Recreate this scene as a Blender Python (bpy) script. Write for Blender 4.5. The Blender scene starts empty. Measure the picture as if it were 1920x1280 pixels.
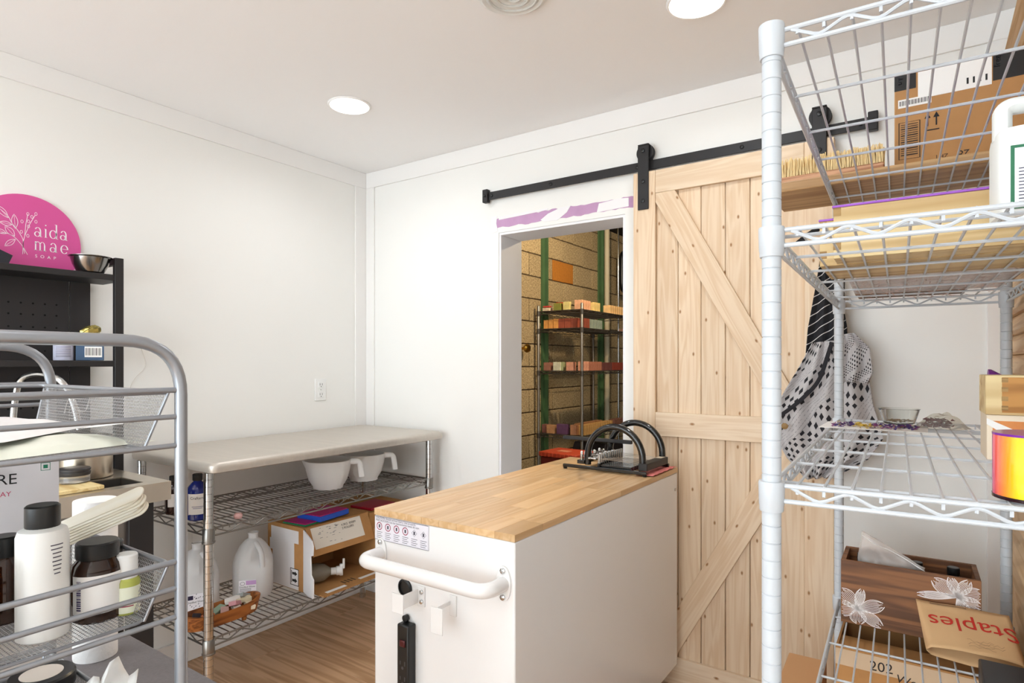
import bpy, bmesh, math, random
from mathutils import Vector, Matrix, noise

scene = bpy.context.scene
COL = scene.collection
random.seed(7)
R = math.radians
PI = math.pi

# ---------------------------------------------------------------- camera, world, exposure
cam_d = bpy.data.cameras.new('camera')
cam = bpy.data.objects.new('camera', cam_d)
COL.objects.link(cam)
cam.location = (0, 0, 1.30)
cam.rotation_euler = (R(90), 0, R(34.43))
cam_d.sensor_width = 36.0
cam_d.lens = 1138 / 1920 * 36
cam_d.shift_y = 41 / 1920
cam_d.clip_start = 0.02
scene.camera = cam
world = bpy.data.worlds.new('world')
world.use_nodes = True
world.node_tree.nodes['Background'].inputs[0].default_value = (0.83, 0.935, 1.0, 1)
world.node_tree.nodes['Background'].inputs[1].default_value = 6.6  # bright surround added as fill light, entering through the missing front wall
scene.world = world
vs = scene.view_settings
vs.view_transform = 'Standard'
vs.look = 'None'
vs.gamma = 1
vs.use_curve_mapping = False
vs.exposure = -0.02
LAMP_W = 2.9            # each recessed ceiling lamp, watts
BULB_W = 105.0            # bare bulb in the block-walled store room

# ---------------------------------------------------------------- helpers
def srgb(h):
    h = h.lstrip('#')
    out = []
    for i in (0, 2, 4):
        c = int(h[i:i + 2], 16) / 255
        out.append(c / 12.92 if c <= 0.04045 else ((c + 0.055) / 1.055) ** 2.4)
    return (*out, 1)

class M:
    """collects shapes for one mesh"""
    def __init__(s):
        s.v = []; s.f = []
    def add(s, vs_, fs):
        n = len(s.v)
        s.v += [tuple(v) for v in vs_]
        s.f += [tuple(i + n for i in f) for f in fs]
        return s
    def box(s, x0, x1, y0, y1, z0, z1, m=None):
        vs_ = [Vector(p) for p in ((x0,y0,z0),(x1,y0,z0),(x1,y1,z0),(x0,y1,z0),(x0,y0,z1),(x1,y0,z1),(x1,y1,z1),(x0,y1,z1))]
        if m: vs_ = [m @ v for v in vs_]
        return s.add(vs_, [(0,3,2,1),(4,5,6,7),(0,1,5,4),(1,2,6,5),(2,3,7,6),(3,0,4,7)])
    def cbox(s, c, d, m=None):
        h = [q / 2 for q in d]
        mm = Matrix.Translation(c) @ (m or Matrix())
        return s.box(-h[0], h[0], -h[1], h[1], -h[2], h[2], mm)
    def tube(s, pts, r, n=8, closed=False, flat=None):
        P = [Vector(p) for p in pts]
        k = len(P)
        rs = r if isinstance(r, (list, tuple)) else [r] * k
        T = []
        for i in range(k):
            a = P[i - 1] if (i > 0 or closed) else P[i]
            b = P[(i + 1) % k] if (i < k - 1 or closed) else P[i]
            t = (b - a)
            T.append(t.normalized() if t.length > 1e-9 else Vector((0, 0, 1)))
        up = Vector((0, 0, 1)) if abs(T[0].z) < 0.9 else Vector((1, 0, 0))
        nrm = (up - T[0] * up.dot(T[0])).normalized()
        base = len(s.v)
        for i in range(k):
            nrm = (nrm - T[i] * nrm.dot(T[i]))
            nrm = nrm.normalized() if nrm.length > 1e-6 else T[i].orthogonal().normalized()
            bi = T[i].cross(nrm)
            for j in range(n):
                a = 2 * PI * (j + .5) / n
                f2 = flat or 1.0
                s.v.append(tuple(P[i] + nrm * (math.cos(a) * rs[i]) + bi * (math.sin(a) * rs[i] * f2)))
        m = k if closed else k - 1
        for i in range(m):
            i2 = (i + 1) % k
            for j in range(n):
                j2 = (j + 1) % n
                s.f.append((base + i * n + j, base + i * n + j2, base + i2 * n + j2, base + i2 * n + j))
        if not closed:
            s.f.append(tuple(base + j for j in reversed(range(n))))
            s.f.append(tuple(base + (k - 1) * n + j for j in range(n)))
        return s
    def rod(s, a, b, r, n=6):
        return s.tube([a, b], r, n)
    def lathe(s, prof, n=24, c=(0, 0, 0), m=None, ell=None):
        base = len(s.v)
        for r, z in prof:
            r = max(r, 1e-5)
            for j in range(n):
                a = 2 * PI * j / n
                ca, sa = math.cos(a), math.sin(a)
                if ell:      # superellipse exponent
                    e = 2 / ell
                    ca = math.copysign(abs(ca) ** e, ca); sa = math.copysign(abs(sa) ** e, sa)
                p = Vector((r * ca, r * sa, z))
                if m: p = m @ p
                s.v.append((p.x + c[0], p.y + c[1], p.z + c[2]))
        k = len(prof)
        for i in range(k - 1):
            for j in range(n):
                j2 = (j + 1) % n
                s.f.append((base + i * n + j, base + i * n + j2, base + (i + 1) * n + j2, base + (i + 1) * n + j))
        s.f.append(tuple(base + j for j in reversed(range(n))))
        s.f.append(tuple(base + (k - 1) * n + j for j in range(n)))
        return s
    def prism(s, poly, fn0, fn1):
        """poly: 2D points, fn0/fn1 map (u,v) to 3D for the two caps"""
        n = len(poly)
        s.add([fn0(*p) for p in poly] + [fn1(*p) for p in poly],
              [tuple(reversed(range(n))), tuple(range(n, 2 * n))] +
              [(i, (i + 1) % n, n + (i + 1) % n, n + i) for i in range(n)])
        return s
    def plate(s, poly, o, u, v, th):
        o, u, v = Vector(o), Vector(u), Vector(v)
        w = u.cross(v).normalized() * th
        return s.prism(poly, lambda a, b: o + u * a + v * b, lambda a, b: o + u * a + v * b + w)
    def ribbon(s, pts, w, o, u, v, closed=False):
        """flat printed stroke on the plane o,u,v"""
        o, u, v = Vector(o), Vector(u), Vector(v)
        P = [Vector((p[0], p[1])) for p in pts]
        k = len(P)
        base = len(s.v)
        ws = w if isinstance(w, (list, tuple)) else [w] * k
        for i in range(k):
            a = P[i - 1] if (i > 0 or closed) else P[i]
            b = P[(i + 1) % k] if (i < k - 1 or closed) else P[i]
            t = b - a
            t = t.normalized() if t.length > 1e-9 else Vector((1, 0))
            q = Vector((-t.y, t.x)) * ws[i] / 2
            for e in (P[i] + q, P[i] - q):
                s.v.append(tuple(o + u * e.x + v * e.y))
        for i in range(k if closed else k - 1):
            i2 = (i + 1) % k
            s.f.append((base + 2 * i, base + 2 * i + 1, base + 2 * i2 + 1, base + 2 * i2))
        return s
    def arc(s, r, half, z0, z1, n=12, mid=-PI / 2):
        """thin printed label wrapped on a round wall, centred on local -Y"""
        base = len(s.v)
        for i in range(n + 1):
            a = mid - half + 2 * half * i / n
            s.v += [(r * math.cos(a), r * math.sin(a), z0), (r * math.cos(a), r * math.sin(a), z1)]
        for i in range(n):
            s.f.append((base + 2 * i, base + 2 * i + 2, base + 2 * i + 3, base + 2 * i + 1))
        return s
    def build(s, name, mat, parent=None, bev=0, seg=2, smooth=True, solid=0):
        me = bpy.data.meshes.new(name)
        me.from_pydata(s.v, [], s.f)
        if len(s.f) < 60000 and len(s.f) > 1:
            bm = bmesh.new(); bm.from_mesh(me); bmesh.ops.recalc_face_normals(bm, faces=bm.faces[:]); bm.to_mesh(me); bm.free()
        me.update()
        if mat: me.materials.append(mat)
        if smooth:
            me.shade_smooth()
            me.set_sharp_from_angle(angle=R(38))
        o = bpy.data.objects.new(name, me)
        COL.objects.link(o)
        if parent: o.parent = parent
        if solid:
            m = o.modifiers.new('solid', 'SOLIDIFY'); m.thickness = solid; m.offset = 0
        if bev:
            m = o.modifiers.new('bevel', 'BEVEL'); m.width = bev; m.segments = seg; m.limit_method = 'ANGLE'; m.angle_limit = R(40)
        return o

def tag(o, label, cat, group=None):
    o['label'] = label; o['category'] = cat
    if group: o['group'] = group
    return o

def thing(name, label, cat, loc=(0, 0, 0), rz=0, group=None):
    o = bpy.data.objects.new(name, None)
    o.empty_display_size = 0.05
    COL.objects.link(o)
    o.location = loc; o.rotation_euler = (0, 0, rz)
    return tag(o, label, cat, group)

def struct(o):
    o['kind'] = 'structure'
    return o

def copy_tree(o, parent=None):
    c = o.copy(); COL.objects.link(c); c.parent = parent
    for ch in list(o.children): copy_tree(ch, c)
    return c

def link_copy(o, parent, loc=(0, 0, 0), rot=(0, 0, 0)):
    c = o.copy(); COL.objects.link(c); c.parent = parent; c.location = loc; c.rotation_euler = rot
    return c

def face(x, y):
    """turn so that local -Y looks at the middle of the room side the picture is taken from"""
    return math.atan2(-x, y)

def fillet(pts, r, n=6):
    P = [Vector(p) for p in pts]
    out = [P[0]]
    for i in range(1, len(P) - 1):
        a, b, c = P[i - 1], P[i], P[i + 1]
        d1 = (a - b); d2 = (c - b)
        rr = min(r, d1.length * .49, d2.length * .49)
        p, q = b + d1.normalized() * rr, b + d2.normalized() * rr
        for k in range(n + 1):
            t = k / n
            out.append(p * (1 - t) ** 2 + b * 2 * t * (1 - t) + q * t * t)
    out.append(P[-1])
    return out

_txt = {}
def txt(body, size, o, u, v, mat, name, parent, align='LEFT', wrap=None, stretch=1.0, lift=0.0004):
    key = (body, align)
    if key not in _txt:
        cu = bpy.data.curves.new('t', 'FONT')
        cu.body = body; cu.align_x = align; cu.resolution_u = 3
        ob = bpy.data.objects.new('t', cu)
        COL.objects.link(ob)
        dg = bpy.context.evaluated_depsgraph_get()
        me = bpy.data.meshes.new_from_object(ob.evaluated_get(dg))
        _txt[key] = ([tuple(w.co) for w in me.vertices], [tuple(p.vertices) for p in me.polygons])
        bpy.data.objects.remove(ob); bpy.data.curves.remove(cu); bpy.data.meshes.remove(me)
    V, F = _txt[key]
    o, u, v = Vector(o), Vector(u), Vector(v)
    w = u.cross(v).normalized()
    vs_ = []
    for p in V:
        a, b = p[0] * size * stretch, p[1] * size
        if wrap:
            an = -PI / 2 + (a + o.x) / wrap
            vs_.append(((wrap + lift) * math.cos(an), (wrap + lift) * math.sin(an), o.z + b))
        else:
            vs_.append(tuple(o + u * a + v * b + w * lift))
    return M().add(vs_, F).build(name, mat, parent, smooth=False)

# ---------------------------------------------------------------- materials
_m = {}
def nt(name):
    m = bpy.data.materials.new(name); m.use_nodes = True
    t = m.node_tree; b = t.nodes['Principled BSDF']
    return m, t, b

def mat(name, col, rough=.5, metal=0, var=0, vscale=6, bump=0, bscale=60, trans=0, ior=1.45, coat=0, alpha=1, emit=0, spec=.5, sub=0, stretch=None):
    if name in _m: return _m[name]
    m, t, b = nt(name)
    c = srgb(col) if isinstance(col, str) else (*col, 1)
    b.inputs['Base Color'].default_value = c
    b.inputs['Roughness'].default_value = rough
    b.inputs['Metallic'].default_value = metal
    b.inputs['IOR'].default_value = ior
    b.inputs['Transmission Weight'].default_value = trans
    b.inputs['Coat Weight'].default_value = coat
    b.inputs['Alpha'].default_value = alpha
    b.inputs['Specular IOR Level'].default_value = spec
    if emit:
        b.inputs['Emission Color'].default_value = c
        b.inputs['Emission Strength'].default_value = emit
    if var or bump:
        tc = t.nodes.new('ShaderNodeTexCoord')
        mp = t.nodes.new('ShaderNodeMapping')
        t.links.new(tc.outputs['Object'], mp.inputs[0])
        if stretch: mp.inputs['Scale'].default_value = stretch
    if var:
        n = t.nodes.new('ShaderNodeTexNoise'); n.inputs['Scale'].default_value = vscale; n.inputs['Detail'].default_value = 5
        t.links.new(mp.outputs[0], n.inputs['Vector'])
        rp = t.nodes.new('ShaderNodeValToRGB')
        rp.color_ramp.elements[0].position = .3; rp.color_ramp.elements[1].position = .7
        rp.color_ramp.elements[0].color = (*[max(0, q * (1 - var)) for q in c[:3]], 1)
        rp.color_ramp.elements[1].color = (*[min(1, q * (1 + var * .6)) for q in c[:3]], 1)
        t.links.new(n.outputs['Fac'], rp.inputs[0])
        t.links.new(rp.outputs[0], b.inputs['Base Color'])
    if bump:
        n2 = t.nodes.new('ShaderNodeTexNoise'); n2.inputs['Scale'].default_value = bscale; n2.inputs['Detail'].default_value = 4
        t.links.new(mp.outputs[0], n2.inputs['Vector'])
        bp = t.nodes.new('ShaderNodeBump'); bp.inputs['Strength'].default_value = bump; bp.inputs['Distance'].default_value = .01
        t.links.new(n2.outputs['Fac'], bp.inputs['Height'])
        t.links.new(bp.outputs[0], b.inputs['Normal'])
    _m[name] = m
    return m

def wood(name, light, dark, grain='z', fine=1.0, knots=0, rough=.55, tone=.12, knotcol='#6b4426', contrast=(.35, .75), coat=0):
    """procedural timber: rings stretched along the grain; each piece gets its own cut and tone"""
    if name in _m: return _m[name]
    m, t, b = nt(name)
    N, L = t.nodes.new, t.links.new
    tc = N('ShaderNodeTexCoord'); oi = N('ShaderNodeObjectInfo')
    mul = N('ShaderNodeMath'); mul.operation = 'MULTIPLY'; mul.inputs[1].default_value = 37.0
    L(oi.outputs['Random'], mul.inputs[0])
    cmb = N('ShaderNodeCombineXYZ')
    for i in range(3): L(mul.outputs[0], cmb.inputs[i])
    add = N('ShaderNodeVectorMath'); add.operation = 'ADD'
    L(tc.outputs['Object'], add.inputs[0]); L(cmb.outputs[0], add.inputs[1])
    sc = {'x': (1.3, 22, 22), 'y': (22, 1.3, 22), 'z': (22, 22, 1.3)}[grain]
    mp = N('ShaderNodeMapping'); mp.inputs['Scale'].default_value = [q * fine for q in sc]
    L(add.outputs[0], mp.inputs[0])
    n1 = N('ShaderNodeTexNoise'); n1.inputs['Scale'].default_value = 1.0; n1.inputs['Detail'].default_value = 2; n1.inputs['Distortion'].default_value = .6
    L(mp.outputs[0], n1.inputs['Vector'])
    w = N('ShaderNodeMath'); w.operation = 'MULTIPLY'; w.inputs[1].default_value = 34
    L(n1.outputs['Fac'], w.inputs[0])
    sn = N('ShaderNodeMath'); sn.operation = 'SINE'; L(w.outputs[0], sn.inputs[0])
    mr = N('ShaderNodeMapRange'); mr.inputs['From Min'].default_value = -1; L(sn.outputs[0], mr.inputs['Value'])
    n2 = N('ShaderNodeTexNoise'); n2.inputs['Scale'].default_value = 5; n2.inputs['Detail'].default_value = 4
    L(mp.outputs[0], n2.inputs['Vector'])
    mx = N('ShaderNodeMix'); mx.data_type = 'FLOAT'; mx.inputs[0].default_value = .55
    L(mr.outputs[0], mx.inputs[2]); L(n2.outputs['Fac'], mx.inputs[3])
    rp = N('ShaderNodeValToRGB')
    rp.color_ramp.elements[0].position = contrast[0]; rp.color_ramp.elements[1].position = contrast[1]
    rp.color_ramp.elements[0].color = srgb(light); rp.color_ramp.elements[1].color = srgb(dark)
    L(mx.outputs[0], rp.inputs[0])
    col = rp.outputs[0]
    if knots:
        mk = N('ShaderNodeMapping')
        mk.inputs['Scale'].default_value = {'x': (.55, 1, 1), 'y': (1, .55, 1), 'z': (1, 1, .55)}[grain]
        L(add.outputs[0], mk.inputs[0])
        vo = N('ShaderNodeTexVoronoi'); vo.inputs['Scale'].default_value = knots; vo.voronoi_dimensions = '2D'
        sx_ = N('ShaderNodeSeparateXYZ'); cx_ = N('ShaderNodeCombineXYZ'); L(mk.outputs[0], sx_.inputs[0])
        L(sx_.outputs['X'], cx_.inputs[0]); L(sx_.outputs['Z'], cx_.inputs[1]); L(cx_.outputs[0], vo.inputs['Vector'])
        kr = N('ShaderNodeValToRGB')
        kr.color_ramp.elements[0].position = .018; kr.color_ramp.elements[0].color = (1, 1, 1, 1)
        kr.color_ramp.elements[1].position = .055; kr.color_ramp.elements[1].color = (0, 0, 0, 1)
        L(vo.outputs['Distance'], kr.inputs[0])
        km = N('ShaderNodeMix'); km.data_type = 'RGBA'
        L(kr.outputs[0], km.inputs[0]); L(col, km.inputs[6]); km.inputs[7].default_value = srgb(knotcol)
        col = km.outputs[2]
    hs = N('ShaderNodeHueSaturation')
    vr = N('ShaderNodeMapRange'); vr.inputs['To Min'].default_value = 1 - tone; vr.inputs['To Max'].default_value = 1 + tone * .5
    L(oi.outputs['Random'], vr.inputs['Value']); L(vr.outputs[0], hs.inputs['Value']); L(col, hs.inputs['Color'])
    L(hs.outputs[0], b.inputs['Base Color'])
    b.inputs['Roughness'].default_value = rough
    b.inputs['Coat Weight'].default_value = coat
    bp = N('ShaderNodeBump'); bp.inputs['Strength'].default_value = .08; bp.inputs['Distance'].default_value = .003
    L(mx.outputs[0], bp.inputs['Height']); L(bp.outputs[0], b.inputs['Normal'])
    _m[name] = m
    return m

def clear_film(name, tint='#ffffff', haze=.35):
    """thin clear plastic film: see-through with gloss and some milkiness"""
    if name in _m: return _m[name]
    m, t, b = nt(name)
    N, L = t.nodes.new, t.links.new
    tr = N('ShaderNodeBsdfTransparent'); tr.inputs[0].default_value = srgb(tint)
    b.inputs['Base Color'].default_value = srgb(tint); b.inputs['Roughness'].default_value = .12
    tcn = N('ShaderNodeTexCoord'); ns = N('ShaderNodeTexNoise'); ns.inputs['Scale'].default_value = 40; ns.inputs['Detail'].default_value = 3
    L(tcn.outputs['Object'], ns.inputs['Vector'])
    bp = N('ShaderNodeBump'); bp.inputs['Strength'].default_value = .5; bp.inputs['Distance'].default_value = .01
    L(ns.outputs['Fac'], bp.inputs['Height']); L(bp.outputs[0], b.inputs['Normal'])
    mx = N('ShaderNodeMixShader'); mx.inputs[0].default_value = haze
    L(tr.outputs[0], mx.inputs[1]); L(b.outputs[0], mx.inputs[2])
    L(mx.outputs[0], t.nodes['Material Output'].inputs['Surface'])
    _m[name] = m
    return m

WALL = mat('wall_paint', '#f2f0ec', .75, var=.015, vscale=1.2, bump=.03, bscale=180)
CEIL = mat('ceiling_paint', '#f8f6f5', .85, bump=.03, bscale=160)
TRIMW = mat('trim_paint', '#f1eeeb', .55)
STEEL = mat('brushed_steel', '#c4beb4', .32, 1, var=.06, vscale=3, bump=.04, bscale=30, stretch=(20, 1, 1))
CHROME = mat('chrome', '#c9c9c8', .13, 1)
BLACKM = mat('black_powder_coat', '#232122', .5)
BLACKP = mat('black_plastic', '#161616', .35)
WHITEP = mat('white_plastic', '#f1f0ee', .35)
WHITEM = mat('white_powder_coat', '#c6cacf', .33, bump=.03, bscale=300)
SILVER = mat('silver_paint', '#9fa2a8', .33, .75)
CARD = mat('cardboard', '#b5834f', .85, var=.08, vscale=25, bump=.05, bscale=90)
CARD2 = mat('cardboard_edge', '#9a6b3d', .9, var=.1, vscale=60)
PRINTK = mat('black_print', '#1c1a1c', .7)
PRINTW = mat('white_print', '#f0eeec', .6)
PAPER = mat('white_paper', '#f2efec', .8)
PINE = wood('pine', '#e6cdaf', '#d6b48f', 'z', 1.0, knots=10, tone=.06, contrast=(.25, 1.15), knotcol='#9a6a3c')
PINEX = wood('pine_rail', '#e7d0b4', '#d8b996', 'x', 1.0, knots=8, tone=.05, contrast=(.25, 1.15), knotcol='#9a6a3c')
AMBER = mat('amber_glass', '#3a1a08', .08, trans=.55, ior=1.5)
# ---------------------------------------------------------------- room shell
XL, XR, YB, YF, ZC = -2.673, 0.25, 2.411, -3.0, 2.389  # no wall at YF: left out so the world fill reaches in
WT = 0.173                       # thickness of the wall with the doorway
DX0, DX1, DZ = -1.732, -1.067, 1.938

floor = struct(M().box(XL, XR, YF, YB, -.06, -.004).build('floor', mat('floor_joint', '#5d4028', .8), smooth=False))
PLANKM = wood('vinyl_plank', '#d6ab84', '#b58a62', 'x', .55, tone=.14, rough=.42, contrast=(.3, .8))
pw, pl = .181, 1.22
proto = None
row = 0
y = YF
while y < YB - .01:
    y2 = min(y + pw, YB)
    x = XL - (row * .43) % pl
    while x < XR - .01:
        a, b_ = max(x, XL) + .0006, min(x + pl, XR) - .0006
        if b_ - a > .02:
            o = M().box(0, b_ - a, 0, y2 - y - .0012, -.004, 0).build('plank', PLANKM, floor, bev=.0008, seg=1)
            o.location = (a, y, 0)
        x += pl
    y = y2; row += 1

struct(M().box(XL - .1, XR + .1, YF, YB, ZC, ZC + .1).build('ceiling', CEIL, smooth=False))
struct(M().box(XL - .1, XL, YF, YB + WT, -.06, ZC).build('wall_left', WALL, smooth=False))
wb = M()
wb.box(XL, DX0, YB, YB + WT, -.06, ZC + .1)
wb.box(DX1, XR + .1, YB, YB + WT, -.06, ZC + .1)
wb.box(DX0, DX1, YB, YB + WT, DZ, ZC + .1)
wall_back = struct(wb.build('wall_back', WALL, smooth=False))
struct(M().box(XR, XR + .1, YF, YB, -.06, ZC).build('wall_right', WALL, smooth=False))
# battens at the ceiling and in the corners
tb, th_ = .088, .009
struct(M().box(XL, XL + th_, YF, YB, ZC - tb, ZC).build('trim_1', TRIMW, bev=.002))
struct(M().box(XL + th_, XR, YB - th_, YB, ZC - tb, ZC).build('trim_2', TRIMW, bev=.002))
struct(M().box(XL, XL + th_, YB - .085, YB, .1, ZC - tb).build('trim_3', TRIMW, bev=.002))
struct(M().box(XL + th_, XL + .075, YB - th_, YB, .1, ZC - tb).build('trim_4', TRIMW, bev=.002))
struct(M().box(.152, XR - .001, YB - th_, YB, .1, ZC - tb).build('trim_5', TRIMW, bev=.002))
struct(M().box(XR - th_, XR, YF, YB - th_, ZC - tb, ZC).build('trim_6', TRIMW, bev=.002))
struct(M().box(XL, XL + .012, YF, YB, 0, .1).build('baseboard_left', TRIMW, bev=.003))
struct(M().box(XL + .012, DX0 - .02, YB - .012, YB, 0, .1).build('baseboard_back', TRIMW, bev=.003))
# lining boards of the doorway
JAMB = mat('jamb_paint', '#f0eff1', .5)
j = M()
j.box(DX0, DX0 + .012, YB + .004, YB + WT + .012, 0, DZ - .012)
j.box(DX1 - .012, DX1, YB + .004, YB + WT + .012, 0, DZ - .012)
j.box(DX0, DX1, YB + .004, YB + WT + .012, DZ - .012, DZ)
struct(j.build('trim_7', JAMB, bev=.001))
# bare purple drywall and white filler above the doorway
def ragged(x0, x1, z0, z1, n, amp, seed):
    rnd = random.Random(seed)
    top = [(x0 + (x1 - x0) * i / n, z1 + rnd.uniform(-amp, amp)) for i in range(n + 1)]
    bot = [(x1 - (x1 - x0) * i / n, z0 + rnd.uniform(-amp, amp)) for i in range(n + 1)]
    return top[::-1] + bot[::-1]
PURP = mat('purple_drywall', '#c49bbf', .85, var=.08, vscale=14)
M().plate(ragged(-1.745, -1.0, 1.962, 2.008, 40, .004, 1), (0, YB, 0), (1, 0, 0), (0, 0, 1), .0012).build('drywall_strip', PURP, wall_back, smooth=False)
FILL = mat('joint_compound', '#f2eff0', .8)
for k, poly in enumerate((
        [(-1.775, 1.94), (-1.735, 1.945), (-1.745, 1.985), (-1.74, 2.02), (-1.775, 2.02)],
        [(-1.47, 1.958), (-1.40, 1.955), (-1.35, 1.985), (-1.33, 2.012), (-1.385, 2.01), (-1.45, 1.992), (-1.49, 1.968)],
        [(-1.20, 1.962), (-1.05, 1.968), (-1.05, 2.004), (-1.10, 2.008), (-1.19, 2.0)],
        [(-1.73, 2.0), (-1.60, 2.004), (-1.45, 2.01), (-1.45, 2.018), (-1.73, 2.016)])):
    M().plate(poly, (0, YB - .0012, 0), (1, 0, 0), (0, 0, 1), .0012).build('filler_patch', FILL, wall_back, smooth=False)

# ---------------------------------------------------------------- ceiling lights
def ceiling_light(x, y, label, lit=True, d=.17):
    t = thing('ceiling_light', label, 'light', (x, y, ZC), 0, 'recessed ceiling lights')
    r = d / 2
    M().lathe([(r, 0), (r + .004, -.001), (r + .004, -.003), (r, -.007), (r - .005, -.006)], 40).build('trim_ring', mat('lamp_ring', '#f4f2f0', .4), t)
    M().lathe([(r - .005, -.002), (r - .005, -.0062), (r * .6, -.010), (.001, -.011)], 40).build('lens', mat('lamp_lens', '#fff6ea', .4, emit=9), t)
    ld = bpy.data.lights.new('lamp_light', 'AREA')
    ld.shape = 'DISK'; ld.size = d - .03; ld.energy = LAMP_W; ld.color = (.89, .95, 1); ld.spread = R(158)
    lo = bpy.data.objects.new('lamp_light', ld); COL.objects.link(lo)
    lo.parent = t; lo.location = (0, 0, -.016)
    return t
ceiling_light(-2.013, 1.724, 'round recessed ceiling light above the steel work table')
ceiling_light(-.575, 1.82, 'round recessed ceiling light before the sliding barn door')
for (x, y, w) in ((-2.013, .25, 'sink'), (-.575, .25, 'wire basket stand'), (-2.013, -1.05, 'open end of the room by the sink'), (-.575, -1.05, 'open end of the room by the grey table')):
    ceiling_light(x, y, 'round recessed ceiling light over the ' + w)
v = thing('ceiling_vent', 'round white ceiling vent with stepped rings', 'vent', (-1.01, 1.475, ZC))
M().lathe([(.105, 0), (.105, -.004), (.092, -.012), (.085, -.009)], 40).build('flange', mat('vent_white', '#e4e3df', .5), v)
for r in (.082, .058, .034):
    M().lathe([(r, -.002), (r + .001, -.008), (r - .010, -.014), (r - .014, -.012), (r - .012, -.002)], 36).build('ring', mat('vent_grey', '#d3d2cd', .5), v)

# ---------------------------------------------------------------- wall outlet, string
o = thing('wall_outlet', 'white duplex wall outlet above the steel work table', 'outlet', (XL, 2.09, 1.16))
M().box(0, .006, -.036, .036, -.058, .058).build('cover_plate', WHITEP, o, bev=.003)
for s in (-1, 1):
    q = M().box(.006, .009, -.017, .017, s * .026 - .015, s * .026 + .015).build('socket', WHITEP, o, bev=.003)
    mm = M()
    for d in (-.007, .007): mm.box(.009, .0093, d - .0012, d + .0012, s * .026 - .003, s * .026 + .008)
    mm.box(.009, .0093, -.002, .002, s * .026 - .012, s * .026 - .007)
    mm.build('slots', PRINTK, q, smooth=False)
M().lathe([(.003, .006), (.003, .008), (.001, .0085)], 10, m=Matrix.Rotation(R(90), 4, 'Y')).build('screw', CHROME, o)
pts = [(1.196, 1.365), (1.222, 1.288), (1.165, 1.235), (1.148, 1.172), (1.15, 1.13), (1.19, 1.09)]
tag(M().tube(fillet([(XL + .003, a, b) for a, b in pts], .03), .0009, 5).build('string', mat('string_white', '#d9d2c8', .8), None),
    'thin pale string hanging on the white wall beside the black hutch', 'string')

# ---------------------------------------------------------------- sliding barn door
door = thing('door_1', 'pale pine sliding barn door with diagonal braces', 'door', (-1.004, 2.350, 0.025))
del door['category']
struct(door)
DW, DH = .737, 2.056
edges = [.094, .183, .2745, .367, .457, .549, .643]
for i in range(6):
    a, b_ = edges[i], edges[i + 1]
    p = M().box(.0008, b_ - a - .0008, .016, .036, 0, DH).build('plank', PINE, door, bev=.0025, seg=1)
    p.location = (a, 0, 0)
for a in (0, .643):
    p = M().box(0, .094, 0, .037, 0, DH).build('stile', PINE, door, bev=.002); p.location = (a, 0, 0)
for z0, z1 in ((0, .108), (.983, 1.078), (1.963, DH)):
    p = M().box(.0945, .6425, 0, .0159, 0, z1 - z0).build('rail', PINEX, door, bev=.002); p.location = (0, 0, z0)
def brace(ax, az, bx, bz, flip):
    w = .088
    d = Vector((bx - ax, bz - az)); L_ = d.length; d.normalize(); n = Vector((-d.y, d.x)) * w
    ang = math.atan2(d.y, d.x)
    # board cut to the frame: clip the strip to the rectangle between rails and stiles
    c = [Vector((ax, az)) - d * .2, Vector((bx, bz)) + d * .2]
    strip = [c[0] - n / 2, c[1] - n / 2, c[1] + n / 2, c[0] + n / 2]
    x0, x1, z0, z1 = .095, .642, min(az, bz), max(az, bz)
    def clip(P, f, inter):
        out = []
        for i in range(len(P)):
            p, q = P[i], P[(i + 1) % len(P)]
            if f(p): out.append(p)
            if f(p) != f(q): out.append(inter(p, q))
        return out
    def ix(c_): return lambda p, q: p + (q - p) * ((c_ - p.x) / (q.x - p.x))
    def iz(c_): return lambda p, q: p + (q - p) * ((c_ - p.y) / (q.y - p.y))
    P = clip(strip, lambda p: p.x >= x0, ix(x0)); P = clip(P, lambda p: p.x <= x1, ix(x1))
    P = clip(P, lambda p: p.y >= z0, iz(z0)); P = clip(P, lambda p: p.y <= z1, iz(z1))
    # author along local z so the grain follows the board
    rot = Matrix.Rotation(-(ang - PI / 2), 2)
    loc = Vector((ax, az))
    P2 = [rot @ (p - loc) for p in P]
    o = M().plate([tuple(p) for p in P2], (0, .0158, 0), (1, 0, 0), (0, 0, 1), .0145).build('brace', PINE, door, bev=.0015)
    o.location = (ax, 0, az); o.rotation_euler = (0, -(ang - PI / 2), 0)
brace(.125, 1.9628, .612, 1.0782, 0)
brace(.612, .9828, .125, .1082, 0)
# hangers ride on the track
def hanger(x):
    zt = 2.199 - .025; zb = 1.927 - .025
    pts = [(-.0235, zb), (.0235, zb), (.0235, zt - .022)] + [(.0235 * math.cos(a), zt - .022 + .022 * math.sin(a)) for a in [PI * k / 8 for k in range(1, 8)]] + [(-.0235, zt - .022)]
    # strap with a bend over the wheel
    s = M().box(-.0235, .0235, -.0065, -.0005, zb, zt - .01)
    s.box(-.0235, .0235, -.0065, .046, zt - .01, zt - .004)
    s.box(-.0235, .0235, .041, .046, 2.085, zt - .01)
    h = s.build('hanger_strap', BLACKM, door, bev=.003); h.location = (x, 0, 0)
    m_ = M()
    c = (0, 0, 0)
    RX = Matrix.Rotation(R(90), 4, 'X')
    m_.lathe([(.036, -.012), (.036, -.008), (.028, -.006), (.028, .006), (.036, .008), (.036, .012)], 28, c=(0, .024, 2.14), m=RX)
    w = m_.build('wheel', BLACKM, h)
    for zz in (2.142, zb + .035, zb + .115):
        M().lathe([(.0085, 0), (.0085, .005), (.005, .0065)], 6, c=(0, -.0065, zz), m=RX).build('bolt', BLACKP, h)
hanger(.045); hanger(.692)
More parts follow.
